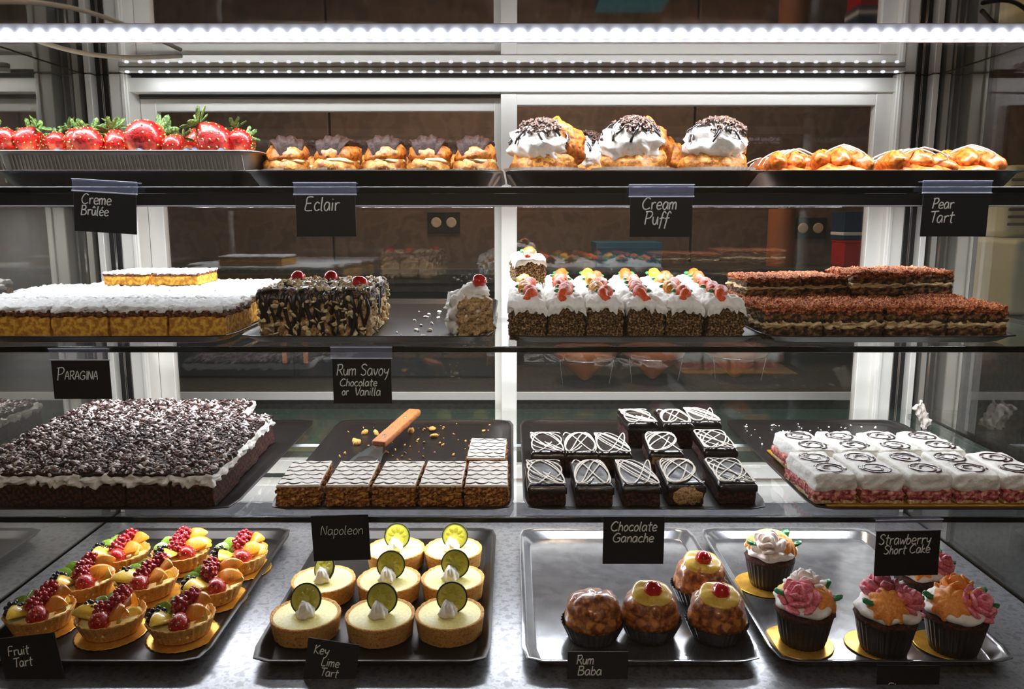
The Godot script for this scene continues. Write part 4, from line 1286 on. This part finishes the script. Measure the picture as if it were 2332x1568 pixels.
func deck_row() -> void:
	var b := DK + 0.003
	# fruit tarts
	var ms := {}
	ms.shell = geo(3).lathe([Vector2(0.0, 0.0), Vector2(0.036, 0.0), Vector2(0.040, 0.003), Vector2(0.050, 0.027), Vector2(0.0505, 0.029), Vector2(0.0485, 0.0295), Vector2(0.045, 0.024), Vector2(0.038, 0.012), Vector2(0.0, 0.010)], 104, 0.0015, 90.0, 26, 0.018).mesh()
	ms.custard = geo(5).lathe([Vector2(0.043, 0.012), Vector2(0.0455, 0.023), Vector2(0.030, 0.026), Vector2(0.0, 0.027)], 24, 0.001, 80.0).mesh()
	ms.slice = geo(6).grid(14, 8, func(u, v):
		var a: float = lerpf(-1.25, 1.25, u)
		var th: float = fmod(v, 1.0) * TAU
		var k: float = cos(a * 1.15)
		return Vector3(sin(a) * 0.024, (0.0050 if cos(th) > 0.0 else 0.0016) * cos(th) * k * (0.6 + 0.4 * sin(th)) + cos(a) * 0.019 - 0.015, sin(th) * 0.0120 * k)).mesh()
	ms.kiwi = geo(7).lathe([Vector2(0, -0.003), Vector2(0.013, -0.003), Vector2(0.0145, 0), Vector2(0.013, 0.003), Vector2(0, 0.0034)], 18, 0.0012, 150.0).mesh()
	ms.drupe = drupe(0.0120, 0.0130, 24)
	ms.liner = geo().lathe([Vector2(0, 0), Vector2(0.051, 0), Vector2(0.053, 0.0010), Vector2(0.051, 0.0012), Vector2(0, 0.0012)], 60, 0.0, 1.0, 30, 0.012).mesh()
	var prof := []
	for k in 10:
		var a := k / 9.0
		prof.append(Vector2(0.0125 * pow(sin(PI * pow(a, 0.72) * 0.97 + 0.03), 0.8) if k > 0 and k < 9 else 0.0, 0.030 * (a - 0.5)))
	ms.berry = geo(8).lathe(prof, 16).mesh()
	var sg := geo()
	for r in 5:
		for k in 7:
			var a := 0.15 + 0.14 * r
			var rad := 0.0125 * pow(sin(PI * pow(a, 0.72) * 0.97 + 0.03), 0.8)
			var th := TAU * (k + 0.5 * (r % 2)) / 7.0
			sg.blob(Vector3(cos(th) * rad, 0.030 * (a - 0.5), sin(th) * rad), Vector3(0.0006, 0.0009, 0.0006), 5, 4)
	ms.seeds = sg.mesh()
	var ft := [[-0.716, -1.118, "front row, left one"], [-0.601, -1.104, "front row, middle one"], [-0.493, -1.096, "front row, right one"], [-0.706, -1.220, "middle row, left one"], [-0.601, -1.222, "middle row, middle one"], [-0.488, -1.206, "middle row, right one"], [-0.695, -1.325, "back row, left one"], [-0.590, -1.330, "back row, middle one"], [-0.482, -1.318, "back row, right one"]]
	for k in ft.size():
		var q: Array = ft[k]
		var o := fruit_tart(k + 1.0, ms)
		o.name = numbered("fruit_tart")
		add_child(o)
		tag(o, "tart heaped with glazed berries and orange slices, %s" % q[2], "tart", "fruit tarts on the tray")
		o.position = Vector3(q[0], b + 0.0005, q[1])
		o.rotation.y = [0.2, -0.3, 0.1, 0.35, -0.15, 0.4, 0.0, 0.6, 0.25][k]
		o.scale = Vector3.ONE * 0.97
	# key lime tarts
	var lshell := geo(13).lathe([Vector2(0.0, 0.0), Vector2(0.042, 0.0), Vector2(0.0455, 0.002), Vector2(0.0495, 0.028), Vector2(0.0495, 0.030), Vector2(0.0470, 0.0305), Vector2(0.0450, 0.028), Vector2(0.0, 0.026)], 60, 0.0012, 90.0).mesh()
	var lfill := geo(14).lathe([Vector2(0.0452, 0.0275), Vector2(0.0440, 0.0292), Vector2(0.030, 0.0300), Vector2(0.0, 0.0304)], 36).mesh()
	var rind := geo().lathe([Vector2(0.0205, -0.0016), Vector2(0.0225, -0.0012), Vector2(0.0225, 0.0012), Vector2(0.0205, 0.0016), Vector2(0.0205, -0.0016)], 28).mesh()
	var pith := geo().lathe([Vector2(0, -0.0012), Vector2(0.0206, -0.0012), Vector2(0.0206, 0.0012), Vector2(0, 0.0012)], 28).mesh()
	var seg := geo()
	for k in 9:
		var a := TAU * k / 9.0
		seg.at(Vector3.ZERO, ry(a)).blob(Vector3(0.0108, 0, 0), Vector3(0.0082, 0.0019, 0.0052), 8, 5)
	var segm := seg.mesh()
	var dol := geo(15).lathe([Vector2(0.0, 0.0), Vector2(0.0115, 0.0), Vector2(0.0135, 0.004), Vector2(0.0125, 0.009), Vector2(0.0105, 0.012), Vector2(0.0085, 0.0165), Vector2(0.004, 0.0195), Vector2(0.0, 0.0205)], 48, 0.003, 70.0, 7, 0.05).mesh()
	var lt := [[-0.308, -1.099, "front row, left one"], [-0.1965, -1.098, "front row, middle one"], [-0.093, -1.101, "front row, right one"], [-0.308, -1.212, "middle row, left one"], [-0.201, -1.212, "middle row, middle one"], [-0.097, -1.217, "middle row, right one"], [-0.207, -1.332, "back row, left one"], [-0.105, -1.332, "back row, right one"]]
	for k in lt.size():
		var q: Array = lt[k]
		var t := thing("lime_tart", "key lime tart with a lime slice and cream, %s" % q[2], "tart", Vector3(q[0], b + 0.0005, q[1]), [0.5, 0.1, 0.0, 0.35, 0.05, -0.1, 0.2, 0.0][k], "key lime tarts on the tray")
		t.scale = Vector3.ONE * 1.045
		part(t, "tart_shell", lshell, M.shell)
		part(t, "lime_filling", lfill, M.limefill)
		var back: float = [-0.5, -0.25, -0.2, -0.75, -0.2, -0.25, -0.35, -0.3][k]
		var s := part(t, "lime_slice", pith, M.pith, Vector3(0.003, 0.0300 + 0.0205 * cos(back), -0.006), eul(PI / 2 + back, 0, [0.5, 0.2, 0.0, 0.9, 0, 0, 0.3, 0][k]))
		part(s, "rind", rind, M.rind)
		part(s, "flesh", segm, M.lime)
		part(t, "cream_dollop", dol, M.frost, Vector3(-0.002, 0.0300, 0.008))
	# rum babas in black cups
	var bcup := geo().lathe([Vector2(0, 0), Vector2(0.031, 0), Vector2(0.034, 0.006), Vector2(0.043, 0.026), Vector2(0.0425, 0.026), Vector2(0.033, 0.007), Vector2(0, 0.002)], 120, 0.0, 1.0, 34, 0.025).mesh()
	var bun := geo(21).lathe([Vector2(0, 0.004), Vector2(0.030, 0.004), Vector2(0.036, 0.016), Vector2(0.0395, 0.028), Vector2(0.0385, 0.036), Vector2(0.0360, 0.040), Vector2(0.0365, 0.046), Vector2(0.033, 0.055), Vector2(0.025, 0.0605), Vector2(0.012, 0.062), Vector2(0.0, 0.0622)], 40, 0.0028, 45.0).mesh()
	var pool := geo(22).blob(Vector3.ZERO, Vector3(0.0285, 0.0065, 0.0255), 28, 10, 0.002, 60.0).mesh()
	var bb := [[0.119, -1.086, "rum baba seen from its plain brown side, nearest the card"], [0.205, -1.094, "rum baba with custard and cherry, middle of the front row"], [0.304, -1.200, "rum baba with custard and cherry, alone behind the others"], [0.303, -1.088, "rum baba with custard and cherry, right of the front row"]]
	for k in bb.size():
		var q: Array = bb[k]
		var t := thing("rum_baba", q[2], "pastry", Vector3(q[0], b + 0.0005, q[1]), 0.7 * k, "rum babas on the tray")
		t.scale = Vector3.ONE * 1.08
		part(t, "paper_cup", bcup, M.blackcup)
		var tilt := eul(0.0, 0, 0) if k > 0 else eul(0.0, 0, 0.0)
		part(t, "bun", bun, M.baba, Vector3.ZERO, tilt)
		if k > 0:
			part(t, "custard", pool, M.pool, Vector3(0, 0.0635, 0.006).rotated(Vector3.UP, -0.7 * k), ry(-0.7 * k) * eul(0.28, 0, 0))
			cherry(t, Vector3(0.002, 0.0695, 0.007).rotated(Vector3.UP, -0.7 * k), 0.0125)
		else:
			part(t, "bun_cap", geo(25).blob(Vector3(0.002, 0.049, 0.006), Vector3(0.033, 0.019, 0.028), 24, 12, 0.003, 45.0).mesh(), M.baba)
	# cupcakes on gold rounds
	var disc := geo().lathe([Vector2(0, 0), Vector2(0.048, 0), Vector2(0.0492, 0.0008), Vector2(0.048, 0.0016), Vector2(0, 0.0016)], 40).mesh()
	var cc := [
		[0.434, -1.255, 0.2, "white and yellow flower cupcake at the back left of the tray", [["fwhite", "rose"], ["forange", "star"], ["fyellow", "star"], ["forange", "star"]]],
		[0.425, -1.072, 0.0, "pink rose cupcake at the front left of the tray", [["fpink", "rose"], ["forange", "star"], ["fwhite", "rose"], ["fyellow", "star"]]],
		[0.534, -1.052, 0.3, "pink rose and orange flower cupcake at the front middle", [["forange", "star"], ["fpink", "rose"], ["fpink", "rose"]]],
		[0.652, -1.185, 0.1, "orange star flower cupcake behind the shortcake card", [["forange", "star"], ["fpink", "rose"], ["forange", "star"]]],
		[0.634, -1.052, -0.2, "pink rose and orange flower cupcake at the front right", [["forange", "star"], ["fpink", "rose"], ["forange", "rose"], ["fwhite", "star"]]]]
	var who := ["back left cupcake", "front left cupcake", "front middle cupcake", "back right cupcake", "front right cupcake"]
	for k in cc.size():
		var q: Array = cc[k]
		single("cake_board", "round gold board under the %s" % who[k], "board", disc, M.gold, Vector3(q[0] - 0.006, b + 0.0003 + 0.0002 * k, q[1] - (0.0 if k in [0, 1, 3] else 0.012)), Basis.from_scale(Vector3.ONE * (1.0 if k in [0, 1, 3] else 0.86)), "gold cupcake boards")
		cupcake(q[3], Vector3(q[0], b + 0.0025, q[1]), q[2], k * 2.0 + 1.0, q[4], [1.12, 1.14, 1.16, 1.10, 1.16][k])


# ---------------------------------------------------------------- written cards
const GLYPHS := {
	"C": [0.72, [0.6, 0.85, 0.38, 1, 0.14, 0.8, 0, 0.45, 0.1, 0.12, 0.35, 0, 0.62, 0.14]],
	"r": [0.46, [0.05, 0.6, 0.08, 0], [0.07, 0.38, 0.2, 0.57, 0.38, 0.56]],
	"e": [0.54, [0.05, 0.3, 0.4, 0.36, 0.37, 0.55, 0.2, 0.62, 0.04, 0.42, 0.06, 0.13, 0.22, 0, 0.44, 0.1]],
	"m": [0.72, [0, 0.6, 0.03, 0], [0.03, 0.4, 0.16, 0.6, 0.27, 0.5, 0.28, 0], [0.28, 0.4, 0.43, 0.6, 0.54, 0.5, 0.56, 0]],
	"B": [0.66, [0.06, 1, 0.02, 0], [0.0, 0.97, 0.35, 1.0, 0.46, 0.8, 0.35, 0.6, 0.06, 0.54], [0.06, 0.54, 0.42, 0.5, 0.54, 0.28, 0.4, 0.04, 0, 0]],
	"u": [0.52, [0.02, 0.6, 0.03, 0.2, 0.15, 0.02, 0.3, 0.1, 0.38, 0.6], [0.38, 0.5, 0.42, 0]],
	"û": [0.52, [0.02, 0.6, 0.03, 0.2, 0.15, 0.02, 0.3, 0.1, 0.38, 0.6], [0.38, 0.5, 0.42, 0], [0.08, 0.76, 0.2, 0.95, 0.32, 0.76]],
	"l": [0.28, [0.1, 1, 0.05, 0.1, 0.16, 0]],
	"é": [0.54, [0.05, 0.3, 0.4, 0.36, 0.37, 0.55, 0.2, 0.62, 0.04, 0.42, 0.06, 0.13, 0.22, 0, 0.44, 0.1], [0.2, 0.76, 0.36, 0.93]],
	"E": [0.68, [0.56, 1, 0.12, 0.97, 0.05, 0.5, 0, 0.03, 0.52, 0.02], [0.05, 0.52, 0.44, 0.55]],
	"c": [0.5, [0.4, 0.52, 0.22, 0.62, 0.04, 0.4, 0.06, 0.12, 0.22, 0, 0.42, 0.1]],
	"a": [0.56, [0.38, 0.55, 0.18, 0.62, 0.02, 0.35, 0.08, 0.05, 0.25, 0.02, 0.38, 0.3, 0.4, 0.6], [0.39, 0.5, 0.45, 0]],
	"i": [0.26, [0.08, 0.6, 0.08, 0], [0.08, 0.82, 0.1, 0.87]],
	"P": [0.6, [0.1, 1, 0.05, 0], [0.0, 0.95, 0.4, 1.0, 0.52, 0.77, 0.37, 0.52, 0.08, 0.46]],
	"f": [0.4, [0.44, 0.85, 0.32, 1, 0.2, 0.8, 0.14, 0.2, 0.08, -0.3], [0, 0.45, 0.36, 0.52]],
	"T": [0.6, [0, 0.93, 0.62, 1], [0.32, 0.97, 0.27, 0]],
	"t": [0.42, [0.18, 0.95, 0.15, 0.1, 0.28, 0], [0, 0.62, 0.38, 0.66]],
	"A": [0.6, [0, 0, 0.27, 1, 0.5, 0], [0.1, 0.36, 0.42, 0.38]],
	"R": [0.62, [0.1, 1, 0.05, 0], [0.0, 0.95, 0.4, 1.0, 0.5, 0.77, 0.37, 0.54, 0.08, 0.48], [0.24, 0.5, 0.54, 0]],
	"G": [0.76, [0.6, 0.85, 0.38, 1, 0.14, 0.8, 0, 0.45, 0.1, 0.12, 0.35, 0, 0.6, 0.14, 0.6, 0.45, 0.36, 0.45]],
	"I": [0.26, [0.1, 1, 0.1, 0]],
	"N": [0.64, [0, 0, 0.06, 1, 0.45, 0.05, 0.52, 1]],
	"S": [0.6, [0.5, 0.85, 0.32, 1, 0.1, 0.9, 0.08, 0.68, 0.42, 0.4, 0.42, 0.12, 0.2, 0, 0, 0.12]],
	"v": [0.46, [0, 0.6, 0.18, 0, 0.38, 0.6]],
	"o": [0.5, [0.2, 0.6, 0.03, 0.35, 0.1, 0.04, 0.28, 0.02, 0.4, 0.3, 0.3, 0.57, 0.2, 0.6]],
	"y": [0.5, [0.02, 0.6, 0.08, 0.28, 0.22, 0.2, 0.36, 0.35], [0.42, 0.6, 0.3, -0.1, 0.14, -0.4]],
	"h": [0.5, [0.08, 1, 0.04, 0], [0.05, 0.38, 0.22, 0.6, 0.34, 0.48, 0.38, 0]],
	"V": [0.56, [0, 1, 0.22, 0, 0.54, 1]],
	"n": [0.5, [0.03, 0.6, 0.05, 0], [0.05, 0.38, 0.22, 0.6, 0.36, 0.48, 0.4, 0]],
	"p": [0.5, [0.06, 0.6, 0.02, -0.4], [0.05, 0.5, 0.25, 0.62, 0.4, 0.35, 0.25, 0.02, 0.05, 0.1]],
	"w": [0.64, [0, 0.6, 0.12, 0, 0.27, 0.45, 0.4, 0, 0.57, 0.6]],
	"b": [0.52, [0.06, 1, 0.04, 0], [0.05, 0.4, 0.25, 0.6, 0.42, 0.32, 0.25, 0, 0.05, 0.08]],
	"k": [0.48, [0.06, 1, 0.04, 0], [0.36, 0.55, 0.06, 0.28, 0.42, 0]],
	"K": [0.58, [0.05, 1, 0.03, 0], [0.45, 1, 0.06, 0.45, 0.5, 0]],
	"L": [0.54, [0.08, 1, 0.03, 0, 0.46, 0.02]],
	"F": [0.58, [0.52, 1, 0.08, 0.97, 0.03, 0], [0.05, 0.52, 0.42, 0.54]],
}


func write(g: Geo, text: String, x: float, y: float, cap: float, thick: float, wide := 1.0, lean := 0.12) -> void:
	for ch in text:
		if not GLYPHS.has(ch):
			x += cap * 0.4 * wide
			continue
		var d: Array = GLYPHS[ch]
		for k in range(1, d.size()):
			var s: Array = d[k]
			var curve := Curve3D.new()
			var n := s.size() / 2
			var pts := []
			for i in n:
				pts.append(Vector3(x + cap * wide * (s[2 * i] + lean * s[2 * i + 1]), y + cap * s[2 * i + 1], 0.0))
			for i in n:
				var tg := Vector3.ZERO
				if i > 0 and i < n - 1:
					tg = (pts[i + 1] - pts[i - 1]) / 6.0
				curve.add_point(pts[i], -tg, tg)
			var out := []
			var m := maxi(2, (n - 1) * 4)
			for i in m + 1:
				var f := float(i) / m * (n - 1)
				out.append(curve.samplef(f))
			g.tube(out, thick * 1.2, 5)
		x += cap * d[0] * wide


# one hanging card: clear holder strip above, black panel, chalk pen writing
func card(label: String, x: float, top: float, w: float, h: float, lines: Array, tilt := 0.0, holder := true, z := -0.990) -> void:
	var c := thing("price_card", label, "sign", Vector3(x, top, z))
	c.rotation.z = tilt
	var clip := 0.015 if holder else 0.0
	part(c, "panel", geo().rbox(Vector3(0, -h, 0), Vector3(w, h - clip, 0.0016), 0.0006).mesh(), M.card)
	var g := geo()
	for l in lines:
		write(g, l[0], -w / 2 + l[1], -l[2], l[3], l[4] if l.size() > 4 else 0.00062, l[5] if l.size() > 5 else 1.0)
	part(c, "writing", g.mesh(), M.chalk, Vector3(0, 0, 0.0010))
	if holder:
		part(c, "holder", geo().rbox(Vector3(0, -clip, 0), Vector3(w + 0.003, clip, 0.0022), 0.0008).mesh(), M.clear)
		part(c, "holder_rail", geo().rbox(Vector3(0, -clip - 0.0008, 0.0014), Vector3(w + 0.004, 0.0016, 0.0014), 0.0005).rbox(Vector3(0, -0.0012, 0.0014), Vector3(w + 0.004, 0.0012, 0.0012), 0.0005).mesh(), M.rail)
		part(c, "shelf_hook", geo().rbox(Vector3(0, -0.002, -0.006), Vector3(w + 0.003, 0.0015, 0.012), 0.0005).mesh(), M.clear)


func cards() -> void:
	card("small black card reading Creme Brûlée under the strawberry pan", -0.500, 1.3925, 0.077, 0.064, [["Creme", 0.010, 0.030, 0.0125, 0.0006, 1.0], ["Brûlée", 0.009, 0.0435, 0.0115, 0.0006, 1.0]], -0.06)
	card("small black card reading Eclair under the eclair tray", -0.230, 1.390, 0.074, 0.066, [["Eclair", 0.012, 0.0345, 0.0165, 0.0007, 0.95]])
	card("small black card reading Cream Puff under the cream puff tray", 0.184, 1.3875, 0.077, 0.064, [["Cream", 0.015, 0.0305, 0.0145, 0.00075, 1.0], ["Puff", 0.018, 0.049, 0.016, 0.00075, 1.0]])
	card("small black card reading Pear Tart under the pear tart tray", 0.547, 1.392, 0.082, 0.068, [["Pear", 0.012, 0.034, 0.0125, 0.00065], ["Tart", 0.010, 0.051, 0.0140, 0.00065, 1.05]])
	card("small black card reading Paragina under the powdered sugar squares", -0.550, 1.1835, 0.074, 0.066, [["P", 0.006, 0.0415, 0.0165, 0.0005], ["ARAGINA", 0.016, 0.0405, 0.0110, 0.0005, 0.95]])
	card("small black card reading Rum Savoy Chocolate or Vanilla", -0.1915, 1.1855, 0.075, 0.074, [["Rum", 0.005, 0.037, 0.014, 0.0006], ["Savoy", 0.036, 0.037, 0.0145, 0.0006, 0.95], ["Chocolate", 0.009, 0.051, 0.0095, 0.0006, 1.12], ["or", 0.011, 0.0628, 0.0095, 0.0006], ["Vanilla", 0.028, 0.0632, 0.0105, 0.0006, 1.05]])
	card("small black card reading Napoleon on the lowest shelf edge", -0.2275, 0.9600, 0.076, 0.063, [["Napoleon", 0.012, 0.0265, 0.0125, 0.00042, 1.12]], 0.03, false, -0.992)
	card("small black card reading Chocolate Ganache on the lowest shelf edge", 0.1610, 0.9580, 0.081, 0.066, [["Chocolate", 0.010, 0.0195, 0.0130, 0.00075, 1.05], ["Ganache", 0.013, 0.0350, 0.0125, 0.00075, 1.12]], 0.0, false, -0.992)
	card("small black card reading Strawberry Short Cake on the lowest shelf edge", 0.5230, 0.9555, 0.085, 0.079, [["Strawberry", 0.004, 0.0345, 0.0140, 0.0006, 0.95], ["Short", 0.011, 0.0480, 0.0120, 0.0006, 1.0], ["Cake", 0.045, 0.0470, 0.0120, 0.0006, 1.0]], 0.02)
	card("tilted black card reading Key Lime Tart before the lime tray", -0.2390, 0.7850, 0.070, 0.066, [["Key", 0.010, 0.0210, 0.0125, 0.0006], ["Lime", 0.022, 0.0370, 0.0120, 0.0006], ["Tart", 0.022, 0.0520, 0.0120, 0.0006]], -0.16, false, -0.985)
	card("black card reading Rum Baba before the steel baba tray", 0.1160, 0.7700, 0.082, 0.062, [["Rum", 0.012, 0.0180, 0.0130, 0.0007], ["Baba", 0.014, 0.0340, 0.0130, 0.0007, 1.1]], 0.0, false, -0.985)
	card("black card reading Flower before the flower cupcakes", 0.5300, 0.7580, 0.084, 0.056, [["Flower", 0.014, 0.0400, 0.0140, 0.00045]], 0.0, false, -0.972)
	card("black card reading Fruit Tart at the lower left corner", -0.6540, 0.7930, 0.080, 0.070, [["Fruit", 0.012, 0.0260, 0.0130, 0.0006], ["Tart", 0.016, 0.0430, 0.0130, 0.0006]], 0.12, false, -0.985)
